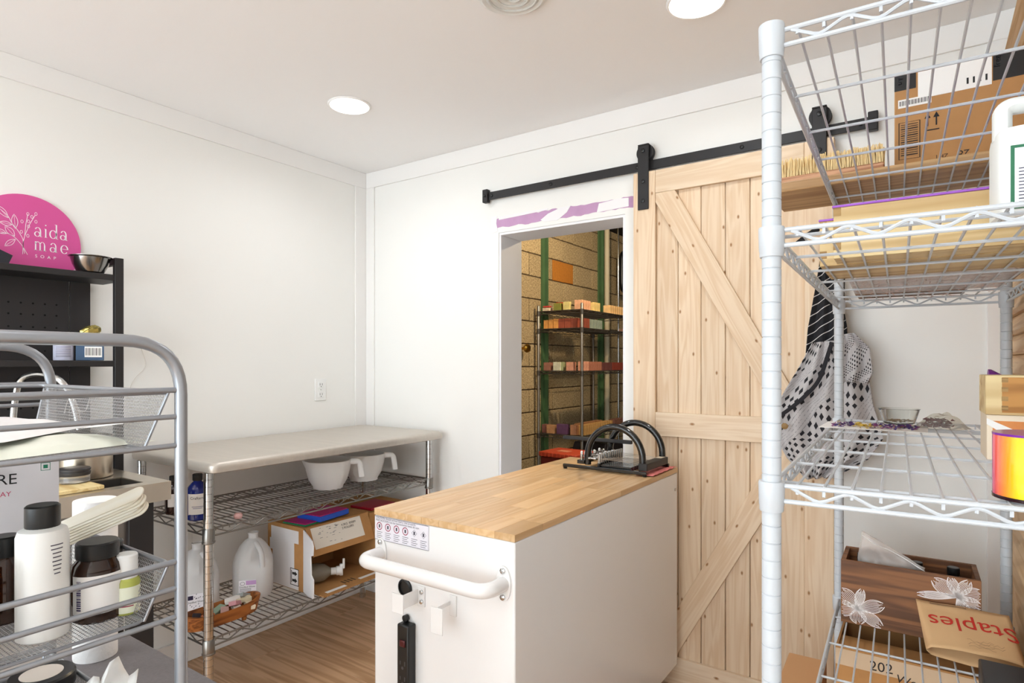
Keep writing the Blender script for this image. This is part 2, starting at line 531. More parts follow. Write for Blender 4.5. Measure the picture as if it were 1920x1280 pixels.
trk = thing('barn_door_track', 'black flat steel sliding door track with end stops', 'track', (-1.79, 2.386, 2.098))
M().box(0, 1.64, -.003, .003, 0, .038).build('flat_bar', BLACKM, trk, bev=.001)
for x in (.035, .37, .79, 1.21, 1.60):
    M().lathe([(.008, 0), (.008, .004), (.005, .006)], 6, c=(x, -.003, .019), m=Matrix.Rotation(R(90), 4, 'X')).build('bolt', BLACKP, trk)
    M().lathe([(.011, 0), (.011, -.022)], 14, c=(x, .003, .019), m=Matrix.Rotation(R(90), 4, 'X')).build('spacer', BLACKM, trk)
for x in (-.012, 1.622):
    e = M().box(x, x + .03, -.016, .010, -.012, .052).build('end_stop', BLACKM, trk, bev=.003)
    M().lathe([(.006, 0), (.006, .006), (.003, .008)], 8, c=(x + .015, -.016, .02), m=Matrix.Rotation(R(90), 4, 'X')).build('stop_screw', BLACKP, e)

# ---------------------------------------------------------------- slatted pine panel on the right wall
SLAT = wood('pine_slat', '#e0bd92', '#cda374', 'y', 1.0, tone=.12)
sp = thing('slat_panel', 'pine panel of overlapping horizontal slats on the wall behind the white wire shelf', 'wall panel', (.19, 1.62, .02))
M().box(.03, .059, .0, .78, 0, 2.27).build('backing', SLAT, sp)
n = 40
for i in range(n):
    z = i * 2.27 / n
    m_ = M().prism([(.010, 0), (0, .006), (.022, 2.27 / n - .001), (.03, 2.27 / n - .001), (.03, 0)], lambda a, b: (a, 0, b), lambda a, b: (a, .78, b))
    q = m_.build('slat', SLAT, sp, smooth=False); q.location = (0, 0, z)

# ---------------------------------------------------------------- store room beyond the doorway
CX = -2.88
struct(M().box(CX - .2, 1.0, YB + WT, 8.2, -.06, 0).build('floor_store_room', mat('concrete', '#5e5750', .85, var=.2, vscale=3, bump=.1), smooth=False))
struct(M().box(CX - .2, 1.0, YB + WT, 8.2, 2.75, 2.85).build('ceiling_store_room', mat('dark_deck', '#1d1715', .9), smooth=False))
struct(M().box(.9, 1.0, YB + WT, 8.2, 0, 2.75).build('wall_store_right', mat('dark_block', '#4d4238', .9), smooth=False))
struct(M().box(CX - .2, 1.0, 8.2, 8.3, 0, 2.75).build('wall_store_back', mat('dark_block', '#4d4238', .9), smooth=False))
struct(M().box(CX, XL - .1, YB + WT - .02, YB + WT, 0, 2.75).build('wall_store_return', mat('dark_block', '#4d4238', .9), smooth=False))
cmu = struct(M().box(CX - .2, CX - .012, YB + WT, 8.2, 0, 2.75).build('wall_store_left', mat('mortar', '#6d5c45', .95, var=.2, vscale=30), smooth=False))
def block_mat():
    m, t, b = nt('concrete_block')
    N, L = t.nodes.new, t.links.new
    tc = N('ShaderNodeTexCoord'); oi = N('ShaderNodeObjectInfo')
    n1 = N('ShaderNodeTexNoise'); n1.inputs['Scale'].default_value = 75; n1.inputs['Detail'].default_value = 5
    L(tc.outputs['Object'], n1.inputs['Vector'])
    rp = N('ShaderNodeValToRGB'); rp.color_ramp.elements[0].position = .3; rp.color_ramp.elements[1].position = .7
    rp.color_ramp.elements[0].color = srgb('#7f6a49'); rp.color_ramp.elements[1].color = srgb('#d6bd92')
    L(n1.outputs['Fac'], rp.inputs[0])
    hs = N('ShaderNodeHueSaturation'); mr = N('ShaderNodeMapRange'); mr.inputs['To Min'].default_value = .82; mr.inputs['To Max'].default_value = 1.1
    L(oi.outputs['Random'], mr.inputs['Value']); L(mr.outputs[0], hs.inputs['Value']); L(rp.outputs[0], hs.inputs['Color'])
    L(hs.outputs[0], b.inputs['Base Color']); b.inputs['Roughness'].default_value = .95
    bp = N('ShaderNodeBump'); bp.inputs['Strength'].default_value = .35; bp.inputs['Distance'].default_value = .01
    L(n1.outputs['Fac'], bp.inputs['Height']); L(bp.outputs[0], b.inputs['Normal'])
    return m
BLK = block_mat()
ORB = mat('orange_block', '#c07a2c', .95, var=.15, vscale=60, bump=.3, bscale=130)
bm0 = M().box(-.012, 0, .005, .395, .005, .195).build('block', BLK, cmu, bev=.004, seg=1)
bm0.location = (CX, 3.67, .07)
first = True
for k in range(0, 14):
    z = .07 + .2 * k
    if z > 2.7: break
    offs = 0 if k % 2 == 0 else .2
    yy = 3.67 + offs
    while yy < 7.6:
        if first: first = False
        else:
            o = link_copy(bm0, cmu, (CX, yy, z))
            if k == 10 and abs(yy - 4.87) < .02:
                o.data = bm0.data.copy(); o.data.materials[0] = ORB
        yy += .4
GREEN = mat('green_paint', '#4c6b45', .6, var=.15, vscale=8)
for y0, lab in ((4.66, 'green painted steel column on the block wall beside the soap rack'), (5.80, 'green painted steel column on the block wall beside the pale pipe')):
    m_ = M().box(0, .018, 0, .095, 0, 2.74).box(.018, .05, .042, .053, 0, 2.74)
    tag(m_.build('steel_column', GREEN, None), lab, 'column').location = (CX, y0, 0)
PIPE = mat('pvc_pipe', '#cfc2a4', .5)
p = M().tube([(0, 0, 0), (0, 0, 2.74)], .028, 14).build('drain_pipe', PIPE, None)
p.location = (-2.80, 5.86, 0); tag(p, 'pale vertical plastic pipe before the block wall', 'pipe')
p = M().tube([(0, 0, 0), (0, 0, 2.74)], .010, 10).build('conduit', CHROME, None)
p.location = (-2.62, 5.75, 0); tag(p, 'thin metal conduit running up past the soap rack', 'pipe')
p = M().tube(fillet([(-.15, .7, .28), (0, .7, .28), (0, 0, .22), (0, 0, -.18), (0, .7, -.26), (-.15, .7, -.26)], .07), .026, 12).build('elbow_pipe', BLACKP, None)
p.location = (-2.74, 6.1, 2.28); tag(p, 'black bent pipe on the block wall', 'pipe')
k = thing('brass_valve', 'round brass knob on the block wall by the doorway', 'valve', (CX, 4.32, 1.428))
RY = Matrix.Rotation(R(90), 4, 'Y')
M().lathe([(.012, 0), (.012, .05)], 12, m=RY).build('stem', mat('brass', '#b48a3a', .3, 1), k)
M().lathe([(.012, .05), (.032, .058), (.038, .075), (.03, .092), (.01, .098)], 20, m=RY).build('knob', mat('brass', '#b48a3a', .3, 1), k)
bl = thing('ceiling_bulb', 'bare bulb on the dark store room ceiling', 'lamp', (-1.42, 4.05, 2.75))
M().lathe([(.045, 0), (.045, -.02), (.02, -.05), (.02, -.06)], 20).build('socket', WHITEP, bl)
M().lathe([(.015, -.06), (.03, -.09), (.032, -.11), (.02, -.135), (.002, -.142)], 20).build('bulb', mat('bulb_glass', '#ffd9a0', .3, emit=20), bl)
ld = bpy.data.lights.new('bulb_light', 'POINT'); ld.energy = BULB_W; ld.color = (1, .80, .52); ld.shadow_soft_size = .035
lo = bpy.data.objects.new('bulb_light', ld); COL.objects.link(lo); lo.parent = bl; lo.location = (0, 0, -.19)

# ---------------------------------------------------------------- wire shelving kit
def wire_shelf(parent, Lx, Ly, z, along, pitch, ncross, mat_, H=.025, r=.0017, Rr=.0032, zig=.055, x0=0, y0=0, collar=None, fr=None):
    """one wire shelf: trussed rim (part) with its wire grid (sub-part) and corner collars"""
    m = M()
    cs = [(0, 0), (Lx, 0), (Lx, Ly), (0, Ly)]
    for i in range(4):
        a, b_ = cs[i], cs[(i + 1) % 4]
        for zz in (0, -H): m.rod((*a, zz), (*b_, zz), Rr, 8)
        L_ = math.dist(a, b_); k = max(2, int((L_ - .05) / zig))
        d = ((b_[0] - a[0]) / L_, (b_[1] - a[1]) / L_)
        pts = []
        for q in range(k + 1):
            s = .025 + (L_ - .05) * q / k
            pts.append((a[0] + d[0] * s, a[1] + d[1] * s, -.002 if q % 2 == 0 else -H + .002))
        m.tube(fillet(pts, .008, 2), r * 1.15, 6)
    o = m.build('wire_shelf', mat_, parent); o.location = (x0, y0, z)
    g = M()
    if along == 'x':
        k = int(Ly / pitch)
        for i in range(1, k): g.tube([(0, Ly * i / k, -.010), (0, Ly * i / k, .002), (Lx, Ly * i / k, .002), (Lx, Ly * i / k, -.010)], r, 5)
        for i in range(1, ncross + 1): g.rod((Lx * i / (ncross + 1), 0, -.002), (Lx * i / (ncross + 1), Ly, -.002), Rr * .8, 6)
    else:
        k = int(Lx / pitch)
        for i in range(1, k): g.tube([(Lx * i / k, 0, -.010), (Lx * i / k, 0, .002), (Lx * i / k, Ly, .002), (Lx * i / k, Ly, -.010)], r, 5)
        ys = [Ly * i / (ncross + 1) for i in range(1, ncross + 1)]
        if fr: ys = fr
        for yy in ys: g.rod((0, yy, -.002), (Lx, yy, -.002), Rr * .8, 6)
    g.build('wire_grid', mat_, o)
    if collar:
        c0 = None
        for (cx, cy) in cs:
            if c0 is None:
                c0 = M().lathe(collar, 20).build('collar', mat_, o); c0.location = (cx, cy, 0)
            else: link_copy(c0, o, (cx, cy, 0))
    return o

def pole_mesh(h, r, pitch, n=16):
    prof = [(r - .002, 0), (r, .001)]
    z = pitch
    while z < h - .01:
        prof += [(r, z - .0011), (r - .0011, z - .0004), (r - .0011, z + .0004), (r, z + .0011)]
        z += pitch
    prof += [(r, h - .002), (r - .003, h)]
    return M().lathe(prof, n)
# ---------------------------------------------------------------- white wheeled kitchen cart
cart = thing('kitchen_cart', 'white metal kitchen cart with butcher block top and tube handle', 'cart', (-1.265, 1.17, 0))
CW, CL, ZT = .471, 1.115, .90
CARTW = mat('cart_enamel', '#efedec', .22, coat=.3)
M().box(.001, CW - .001, .001, CL - .001, .143, .8818).build('cabinet', CARTW, cart, bev=.004)
sw = CW / 8
BUT = wood('butcher_block', '#e6c294', '#cfa06a', 'y', .7, tone=.16, rough=.4, contrast=(.2, 1.0), coat=.15)
top = M().box(.002, CW - .002, .002, CL - .002, .8818, .8825).build('worktop', BUT, cart)
rnd = random.Random(3)
for i in range(8):
    y = 0; first = True
    while y < CL - .001:
        L_ = rnd.uniform(.12, .34) if first else rnd.uniform(.25, .5)
        first = False
        y2 = y + L_
        if CL - y2 < .12: y2 = CL
        q = M().box(.0002, sw - .0002, .0002, y2 - y - .0002, 0, .0175).build('stave', BUT, top, bev=.0006, seg=1)
        q.location = (i * sw, y, .8825)
        y = y2
# tube handle
hz = .781
h = M().tube(fillet([(.029, .004, hz), (.029, -.075, hz), (.44, -.075, hz), (.44, .004, hz)], .05, 8), .0175, 16).build('handle', CARTW, cart)
for x in (.029, .44):
    fl = M().prism([(x + .021 * math.cos(a) * 1, hz + .042 * math.sin(a)) for a in [2 * PI * k / 28 for k in range(28)]],
                   lambda a, b: (a, .001, b), lambda a, b: (a, -.004, b)).build('flange', CARTW, h, bev=.001)
    for dz in (-.031, .031):
        M().lathe([(.007, 0), (.007, .004), (.0035, .006)], 8, c=(x, -.004, hz + dz), m=Matrix.Rotation(R(90), 4, 'X')).build('bolt', CHROME, h)
# two folded hooks
hk = M().box(.165, .190, -.003, .001, .668, .720).box(.165, .168, -.055, -.003, .676, .712).box(.128, .168, -.058, -.055, .662, .712)
hk = hk.build('hook', CARTW, cart, bev=.001)
for z in (.682, .707):
    M().lathe([(.006, 0), (.006, .004), (.003, .005)], 8, c=(.181, -.003, z), m=Matrix.Rotation(R(90), 4, 'X')).build('bolt', CHROME, hk)
M().box(.275, .296, -.003, .001, .668, .720).box(.275, .278, -.052, -.003, .695, .705).box(.258, .296, -.055, -.052, .640, .705).build('hook', CARTW, cart, bev=.001)
# cable grommet
M().lathe([(.024, 0), (.024, .004), (.019, .006), (.018, .001)], 24, c=(.119, .001, .704), m=Matrix.Rotation(R(90), 4, 'X')).build('cable_grommet', BLACKP, cart)
# power strip
ps = M().box(.116, .157, -.028, .001, .30, .619).build('power_strip', BLACKP, cart, bev=.004)
M().lathe([(.009, -.002), (.009, .008), (.004, .009)], 14, c=(.128, -.004, .628), m=Matrix.Rotation(R(90), 4, 'X')).build('hanging_clip', BLACKP, ps)
M().box(.128, .147, -.032, -.027, .563, .580).build('switch', mat('dark_red_switch', '#4a1418', .3), ps, bev=.002)
for k in range(5):
    z = .515 - k * .04
    q = M()
    q.box(.127, .130, -.0286, -.0279, z, z + .009).box(.143, .146, -.0286, -.0279, z - .001, z + .010)
    q.lathe([(.004, 0), (.004, .0006)], 10, c=(.1365, -.028, z - .008), m=Matrix.Rotation(R(90), 4, 'X'))
    q.build('outlet', mat('slot_grey', '#4b4a4c', .4), ps, smooth=False)
# caution sticker
st = M().box(.004, .203, -.0008, .001, .816, .8805).build('caution_sticker', mat('sticker_white', '#e9e6ee', .4), cart)
O, U, V = (.004, -.0010, .816), (1, 0, 0), (0, 0, 1)
k = M()
for seg in ([(.0008, .0008), (.198, .0008), (.198, .0637), (.0008, .0637)],): k.ribbon(seg, .0012, O, U, V, closed=True)
for i in range(6):
    cx = .0185 + i * .0325
    if i > 3:
        k.ribbon([(cx, .029), (cx + .009, .038), (cx, .047), (cx - .009, .038)], .0011, O, U, V, closed=True)
    k.ribbon([(cx - .003, .038), (cx + .003, .038)], .009, O, U, V)
    for r_ in range(4):
        k.ribbon([(cx - .011, .022 - r_ * .0052), (cx + .011 - (r_ % 2) * .004, .022 - r_ * .0052)], .0013, O, U, V)
k.build('print_black', mat('print_grey', '#56525c', .6), st, smooth=False)
k = M()
for i in range(4):
    cx = .0185 + i * .0325
    k.ribbon([(cx + .0095 * math.cos(a), .038 + .0095 * math.sin(a)) for a in [2 * PI * q / 24 for q in range(24)]], .0022, (.004, -.0012, .816), U, V, closed=True)
k.build('print_red', mat('print_red', '#9a2a4a', .6), st, smooth=False)
txt('CAUTION: Avoid serious injury. Use properly.', .0078, (.009, -.001, .874), U, V, mat('print_grey', '#56525c', .6), 'print_text', st)
txt('PRECAUCION: Lea las instrucciones antes de usar.', .0078, (.009, -.001, .867), U, V, mat('print_grey', '#56525c', .6), 'print_text', st)
M().lathe([(.006, 0), (.006, .003), (.003, .004)], 10, c=(CW - .0005, CL - .03, .82), m=Matrix.Rotation(R(90), 4, 'Y')).build('side_screw', CHROME, cart)
for (x, y) in ((.06, .07), (CW - .06, .07), (.06, CL - .07), (CW - .06, CL - .07)):
    w = M().lathe([(.01, -.016), (.048, -.016), (.05, -.01), (.05, .01), (.048, .016), (.01, .016)], 24, c=(x, y, .05), m=Matrix.Rotation(R(90), 4, 'Y')).build('caster_wheel', BLACKP, cart)
    M().box(x - .026, x - .020, y - .02, y + .02, .045, .135).box(x + .020, x + .026, y - .02, y + .02, .045, .135).box(x - .035, x + .035, y - .035, y + .035, .135, .143).build('fork', CHROME, w)

# ---------------------------------------------------------------- multi-wire soap cutter on the cart
cut = thing('soap_cutter', 'black multi-wire soap cutter with two arched handles on the butcher block', 'soap cutter', (-1.15, 2.02, ZT))
GB = mat('gloss_black', '#111214', .14, coat=.5)
M().box(0, .335, 0, .012, .006, .018).build('base_bar', GB, cut, bev=.002)
M().box(0, .335, .222, .234, .006, .018).build('base_bar', GB, cut, bev=.002)
for x in (.008, .327):
    for y in (.006, .228): M().lathe([(.007, 0), (.008, .006)], 12, c=(x, y, 0)).build('foot', BLACKP, cut)
M().box(.30, .334, .012, .222, .018, .045).build('side_beam', BLACKM, cut, bev=.003)
M().box(.305, .328, .165, .205, .0452, .0458).build('maker_label', mat('label_tan', '#d9cbb4', .6), cut)
for x in (.303, .318): pass
def arch(y):
    pts = [(.093, y, .02)] + [(.202 - .109 * math.cos(a), y, .055 + .112 * math.sin(a)) for a in [PI * k / 20 for k in range(21)]] + [(.311, y, .03)]
    return M().tube(pts, .0125, 14).build('arch_handle', GB, cut)
arch(.028); arch(.222)
# slatted cutting bed
for i in range(11):
    y = .02 + i * .0195
    M().box(.15, .27, y, y + .013, .010, .026).build('bed_slat', GB, cut, bev=.0015)
# comb wall
cm = M().box(.138, .146, .016, .226, .008, .03).build('comb', GB, cut)
q0 = None
for i in range(12):
    y = .02 + i * .0178
    if q0 is None: q0 = M().box(.137, .147, 0, .007, .02, .062).build('comb_tooth', mat('steel_dark', '#a5a4a2', .22, 1), cm, bev=.002); q0.location = (0, y, 0)
    else: link_copy(q0, cm, (0, y, 0))
# tensioner rail and pegs
M().box(.055, .085, .012, .228, .022, .036).build('peg_rail', GB, cut, bev=.002)
p0 = None; t0 = None
for i in range(11):
    y = .022 + i * .0187
    if p0 is None:
        p0 = M().lathe([(.0045, .036), (.0045, .046), (.006, .047), (.006, .056), (.003, .058)], 10).build('tuning_peg', CHROME, cut); p0.location = (.07, y, 0)
        t0 = M().lathe([(.0042, .057), (.0046, .061), (.0046, .067), (.002, .070)], 10).build('peg_tip', WHITEP, p0)
    else:
        c = link_copy(p0, cut, (.07 + .006 * (i % 2), y, -.003 * (i % 3)))
        if i in (1, 4, 5, 8): link_copy(t0, c)
k0 = None
for i in range(12):
    y = .0235 + i * .0178
    if k0 is None:
        k0 = M().lathe([(.003, 0), (.0062, .002), (.0062, .012), (.004, .014), (.004, .026), (.0066, .028), (.0066, .036), (.003, .038)], 10, m=Matrix.Rotation(R(90), 4, 'Y')).build('wire_tensioner', CHROME, cut); k0.location = (.094, y, .044)
    else: link_copy(k0, cut, (.094 + .004 * (i % 2), y, .044 + .003 * (i % 3)))
M().box(-.105, .20, .185, .2, .085, .1).build('lever_arm', BLACKM, cut, bev=.003)
w = M()
for i in range(11): w.rod((.07, .022 + i * .0187, .05), (.30, .022 + i * .0187, .04), .0005, 4)
w.build('cutting_wires', CHROME, cut)
# red cloth under the cutter
def sheet(nu, nv, fn):
    m = M()
    vs_ = [fn(i / nu, j / nv) for j in range(nv + 1) for i in range(nu + 1)]
    fs = [(j * (nu + 1) + i, j * (nu + 1) + i + 1, (j + 1) * (nu + 1) + i + 1, (j + 1) * (nu + 1) + i) for j in range(nv) for i in range(nu)]
    return m.add(vs_, fs)
rc = sheet(14, 20, lambda u, v: (-.862 + .068 * u, 2.035 + .235 * v, ZT + .0015 + .003 * (1 + noise.noise((u * 4, v * 9, 1))) + .006 * max(0, u - .8) * (1 + math.sin(v * 30)))).build('cloth', mat('pink_cloth', '#f08a86', .85, var=.2, vscale=30, bump=.1, bscale=400), None, solid=.0012)
tag(rc, 'pink red cloth lying under the soap cutter', 'cloth')

# ---------------------------------------------------------------- steel work table
wt = thing('steel_work_table', 'stainless steel work table with two chrome wire shelves', 'table', (-2.655, 1.145, 0))
TW, TL, TZ = .61, 1.23, .9535
def rrect(x0, x1, y0, y1, r, n=6):
    out = []
    for cx, cy, a0 in ((x1 - r, y1 - r, 0), (x0 + r, y1 - r, PI / 2), (x0 + r, y0 + r, PI), (x1 - r, y0 + r, 1.5 * PI)):
        for k in range(n + 1):
            a = a0 + PI / 2 * k / n
            out.append((cx + r * math.cos(a), cy + r * math.sin(a)))
    return out
m = M(); rings = []
for ins, z in ((.012, TZ - .040), (.002, TZ - .036), (0, TZ - .025), (.001, TZ - .012), (.008, TZ - .003), (.02, TZ)):
    rings.append([(x, y, z) for x, y in rrect(ins, TW - ins, ins, TL - ins, .028)])
n = len(rings[0])
for r_ in rings: m.v += r_
for i in range(len(rings) - 1):
    for k in range(n): m.f.append((i * n + k, i * n + (k + 1) % n, (i + 1) * n + (k + 1) % n, (i + 1) * n + k))
m.f.append(tuple(range((len(rings) - 1) * n, len(rings) * n))); m.f.append(tuple(reversed(range(n))))
STT = mat('worktable_steel', '#cfc7bd', .42, .6, var=.05, vscale=4, bump=.03, bscale=20, stretch=(1, 14, 14))
m.build('table_top', STT, wt)
lp = [(.055, .022), (.55, .022), (.55, TL - .055), (.055, TL - .055)]
l0 = None
for (x, y) in lp:
    if l0 is None: l0 = pole_mesh(TZ - .04, .0165, .0254).build('leg', CHROME, wt); l0.location = (x, y, 0)
    else: link_copy(l0, wt, (x, y, 0))
DW2 = mat('zinc_wire', '#8f8b86', .3, .95)
COLB = [(.0205, -.05), (.0225, -.048), (.0225, -.044), (.0205, -.042), (.0205, .002), (.019, .004)]
ZM, ZL = .712 + .0045, .318 + .0045      # standing heights on the two wire shelves
for z in (.712, .318):
    wire_shelf(wt, lp[1][0] - lp[0][0], lp[2][1] - lp[1][1], z, 'x', .0262, 3, DW2, H=.026, r=.0021, Rr=.0034, zig=.05, x0=lp[0][0], y0=lp[0][1], collar=COLB)

# things on the work table's shelves -----------------------------------------------------
def bottle(name, label, cat, x, y, z, prof, mat_, cap=None, capm=None, lab=None, labm=None, group=None, lift=.0006, rz=None):
    t = thing(name, label, cat, (x, y, z), face(x, y) if rz is None else rz, group)
    M().lathe(prof, 28).build('body', mat_, t)
    if cap: M().lathe(cap, 24).build('cap', capm, t)
    if lab: M().arc(lab[0] + lift, lab[1], lab[2], lab[3], 16).build('paper_label', labm or PAPER, t)
    return t
COB = mat('cobalt_plastic', '#1b2a7a', .2, coat=.3)
def boston(r, h): return [(r * .9, 0), (r, .004), (r, h * .68), (r * .93, h * .76), (r * .6, h * .86), (r * .4, h * .9), (r * .38, h * .94)]
b1 = bottle('bottle', 'cobalt blue bottle with white label on the upper wire shelf', 'bottle', -2.262, 1.212, ZM, boston(.036, .158),
            COB, [(.0165, .145), (.0175, .147), (.0175, .168), (.015, .17)], BLACKP, (.036, 1.0, .022, .10))
txt("Crafters", .014, (-.026, 0, .080), (1, 0, 0), (0, 0, 1), PRINTK, 'label_text', b1, wrap=.0368)
q = M().arc(.0369, .55, .052, .0535).arc(.0369, .45, .046, .0475).arc(.0369, .9, .012, .024); q.build('label_print', COB, b1)
b2 = bottle('bottle', 'dark amber bottle with white label behind the steel table leg', 'bottle', -2.425, 1.205, ZM, boston(.030, .135),
            mat('dark_amber', '#2a1712', .15, coat=.3), [(.014, .123), (.015, .125), (.015, .145), (.012, .147)], BLACKP, (.03, .7, .03, .08))
def bowl(x, y, z, rz, label):
    t = thing('mixing_bowl', label, 'bowl', (x, y, z), rz, 'white mixing bowls under the steel table top')
    prof = [(.001, .003), (.06, .003), (.06, 0), (.068, 0), (.068, .008), (.088, .04), (.100, .085), (.106, .125), (.109, .13), (.106, .132), (.101, .125), (.094, .085), (.083, .045), (.06, .012), (.001, .010)]
    m = M().lathe(prof, 40)
    for i, p in enumerate(m.v):       # pouring lip
        a = math.atan2(p[1], p[0]); 
        if p[2] > .09 and abs(abs(a) - PI) < .3:
            k = (p[2] - .09) / .04 * (1 - (abs(abs(a) - PI) / .3) ** 2)
            m.v[i] = (p[0] - .022 * k, p[1], p[2] + .004 * k)
    m.build('bowl_body', WHITEP, t)
    M().tube(fillet([(.101, 0, .122), (.148, 0, .124), (.158, 0, .05)], .018, 5), .013, 12, flat=.45).build('handle', WHITEP, t)
    return t
bowl(-2.33, 1.868, ZM, R(35), 'white plastic mixing bowl with the red smudged lip')
bowl(-2.345, 2.10, ZM, R(35), 'white plastic mixing bowl in the corner side of its twin')
tag(M().lathe([(.0, 0), (.014, .002), (.017, .012), (.012, .02), (.0, .022)], 10).build('soap_ball', mat('pink_soap', '#d8a9a4', .7, bump=.3, bscale=80), None), 'small pink soap lump on the upper wire shelf', 'soap').location = (-2.14, 1.30, ZM)

JUG = mat('milky_plastic', '#f1efee', .35, trans=.3, ior=1.25)
def jug(x, y, z, rz, label, style):
    t = thing('water_jug', label, 'jug', (x, y, z), rz)
    m = M(); n = 32; rings = []
    prof = [(.055, 0), (.072, .004), (.078, .015), (.078, .13), (.076, .15), (.068, .178), (.052, .208), (.034, .228), (.021, .236), (.019, .240), (.019, .256), (.021, .257), (.021, .262)]
    for r_, zz in prof:
        e = 2 / (3.2 if r_ > .06 else 2.2)
        ring = []
        for k in range(n):
            a = 2 * PI * k / n
            ca, sa = math.cos(a), math.sin(a)
            xx = r_ * math.copysign(abs(ca) ** e, ca); yy = r_ * math.copysign(abs(sa) ** e, sa)
            if .10 < zz < .235 and xx > .0:      # hollow beside the handle
                d = math.exp(-((zz - .175) / .035) ** 2) * math.exp(-((xx - .03) / .018) ** 2)
                if yy < 0: yy += .030 * d
            ring.append((xx, yy, zz))
        rings.append(ring)
    for r_ in rings: m.v += r_
    for i in range(len(rings) - 1):
        for k in range(n): m.f.append((i * n + k, i * n + (k + 1) % n, (i + 1) * n + (k + 1) % n, (i + 1) * n + k))
    m.f.append(tuple(reversed(range(n))))
    m.build('jug_body', JUG, t)
    M().tube(fillet([(.012, -.03, .225), (.040, -.062, .195), (.044, -.07, .13)], .03, 6), .010, 10).build('handle', JUG, t)
    L_ = M().box(-.045, .022, -.0795, -.0785, .022, .085).build('paper_label', mat('label_film', '#f4f0f4', .4), t)
    o_ = (-.043, -.0797, 0)
    if style == 0:
        M().box(-.018, .021, -.0800, -.0797, .066, .083).build('purple_print', mat('violet_print', '#c79fd0', .5), L_)
        txt('Distilled Water', .0098, (-.043, -.0797, .055), (1, 0, 0), (0, 0, 1), PRINTK, 'label_text', L_)
        q = M()
        for k in range(4): q.ribbon([(.001, .051 - k * .004), (.045, .051 - k * .004)], .0016, o_, (1, 0, 0), (0, 0, 1))
        for k in range(9): q.ribbon([(.028 + k * .0035, .025), (.028 + k * .0035, .034)], .0014 + .0008 * (k % 2), o_, (1, 0, 0), (0, 0, 1))
        q.ribbon([(.012 + .0085 * math.cos(a), .072 + .007 * math.sin(a)) for a in [2 * PI * k / 16 for k in range(16)]], .0015, o_, (1, 0, 0), (0, 0, 1), closed=True)
        q.build('label_print', mat('print_grey2', '#6a6470', .6), L_, smooth=False)
    else:
        txt('Distilled Water', .0098, (-.043, -.0797, .050), (1, 0, 0), (0, 0, 1), PRINTK, 'label_text', L_)
        q = M().box(-.040, -.022, -.0800, -.0797, .063, .079)
        rr = random.Random(4)
        for k in range(16):
            a, b_ = rr.uniform(.022, .064), rr.uniform(.062, .082)
            if k > 8: b_ = rr.uniform(.026, .044); a = rr.uniform(.004, .064)
            q.ribbon([(a, b_), (a + .003, b_ + .004)], .002, o_, (1, 0, 0), (0, 0, 1))
        q.build('label_print', mat('navy_print', '#2b2440', .6), L_, smooth=False)
    return t
jug(-2.365, 1.505, ZL, face(-2.3, 1.463) - .12, 'milky gallon water jug with violet label beside the open carton', 0)
jug(-2.41, 1.29, ZL, face(-2.345, 1.262) + .1, 'milky gallon water jug with dark speckled label behind the wooden tray', 1)

# wooden boat tray with soap samples
TRW = wood('acacia', '#a8642e', '#743d16', 'y', 1.2, tone=.04, rough=.45)
tr = thing('soap_tray', 'wooden boat shaped tray on small feet holding soap pieces', 'tray', (-2.182, 1.262, ZL))
m = M(); n = 36; A, B = .060, .148
prof = [(.82, .020), (.90, .022), (1.0, .062), (1.0, .066), (.93, .067), (.88, .060), (.80, .034), (.02, .032)]
for k_, zz in prof:
    for k in range(n):
        a = 2 * PI * k / n; ca, sa = math.cos(a), math.sin(a)
        m.v.append((A * k_ * math.copysign(abs(ca) ** .75, ca), B * k_ * math.copysign(abs(sa) ** .75, sa) if k_ > .5 else B * k_ * sa, zz + (.012 * abs(sa) ** 2 if zz > .05 else 0)))
for i in range(len(prof) - 1):
    for k in range(n): m.f.append((i * n + k, i * n + (k + 1) % n, (i + 1) * n + (k + 1) % n, (i + 1) * n + k))
m.f.append(tuple(reversed(range(n)))); m.f.append(tuple(range((len(prof) - 1) * n, len(prof) * n)))
m.build('tray_body', TRW, tr)
for (x, y) in ((.03, -.07), (.03, .07), (-.03, -.07), (-.03, .07)):
    M().lathe([(.008, 0), (.011, .022)], 12, c=(x, y, 0)).build('foot', TRW, tr)
SOAPC = [('#d79aa0', 'dusty pink'), ('#9fb39a', 'sage green'), ('#e2d3b4', 'cream'), ('#e9dcc4', 'ivory'), ('#eaded0', 'off white'), ('#9b9c98', 'grey'), ('#e08a5a', 'orange'), ('#dcb3ab', 'blush pink'), ('#efe6df', 'chalk white'), ('#3a3238', 'black and white')]
spots = [(.012, .045, .085, 40, -20), (-.02, -.005, .068, 20, 10), (.0, .085, .085, -15, 0), (.025, .095, .068, 80, 12), (.022, .045, .070, 75, 5), (-.02, .10, .090, 30, -25), (-.012, -.045, .062, 10, 0), (.025, -.005, .072, 60, 8), (-.022, .055, .088, -30, 12), (-.01, -.095, .066, 55, 14)]
for (c_, nm), (dx, dy, dz, a, ti) in zip(SOAPC, spots):
    sm = mat('sample_' + nm.replace(' ', '_'), c_, .7, var=.05, vscale=40, bump=.1, bscale=200)
    q = M().box(-.014, .014, -.028, .028, -.008, .008).build('soap_sample', sm, None, bev=.002)
    q.location = (-2.182 + dx, 1.262 + dy, ZL + dz - .018); q.rotation_euler = (R(ti), R(ti * .6), R(a))
    tag(q, nm + ' soap sample piece lying in the wooden tray', 'soap', 'soap samples in the wooden tray')

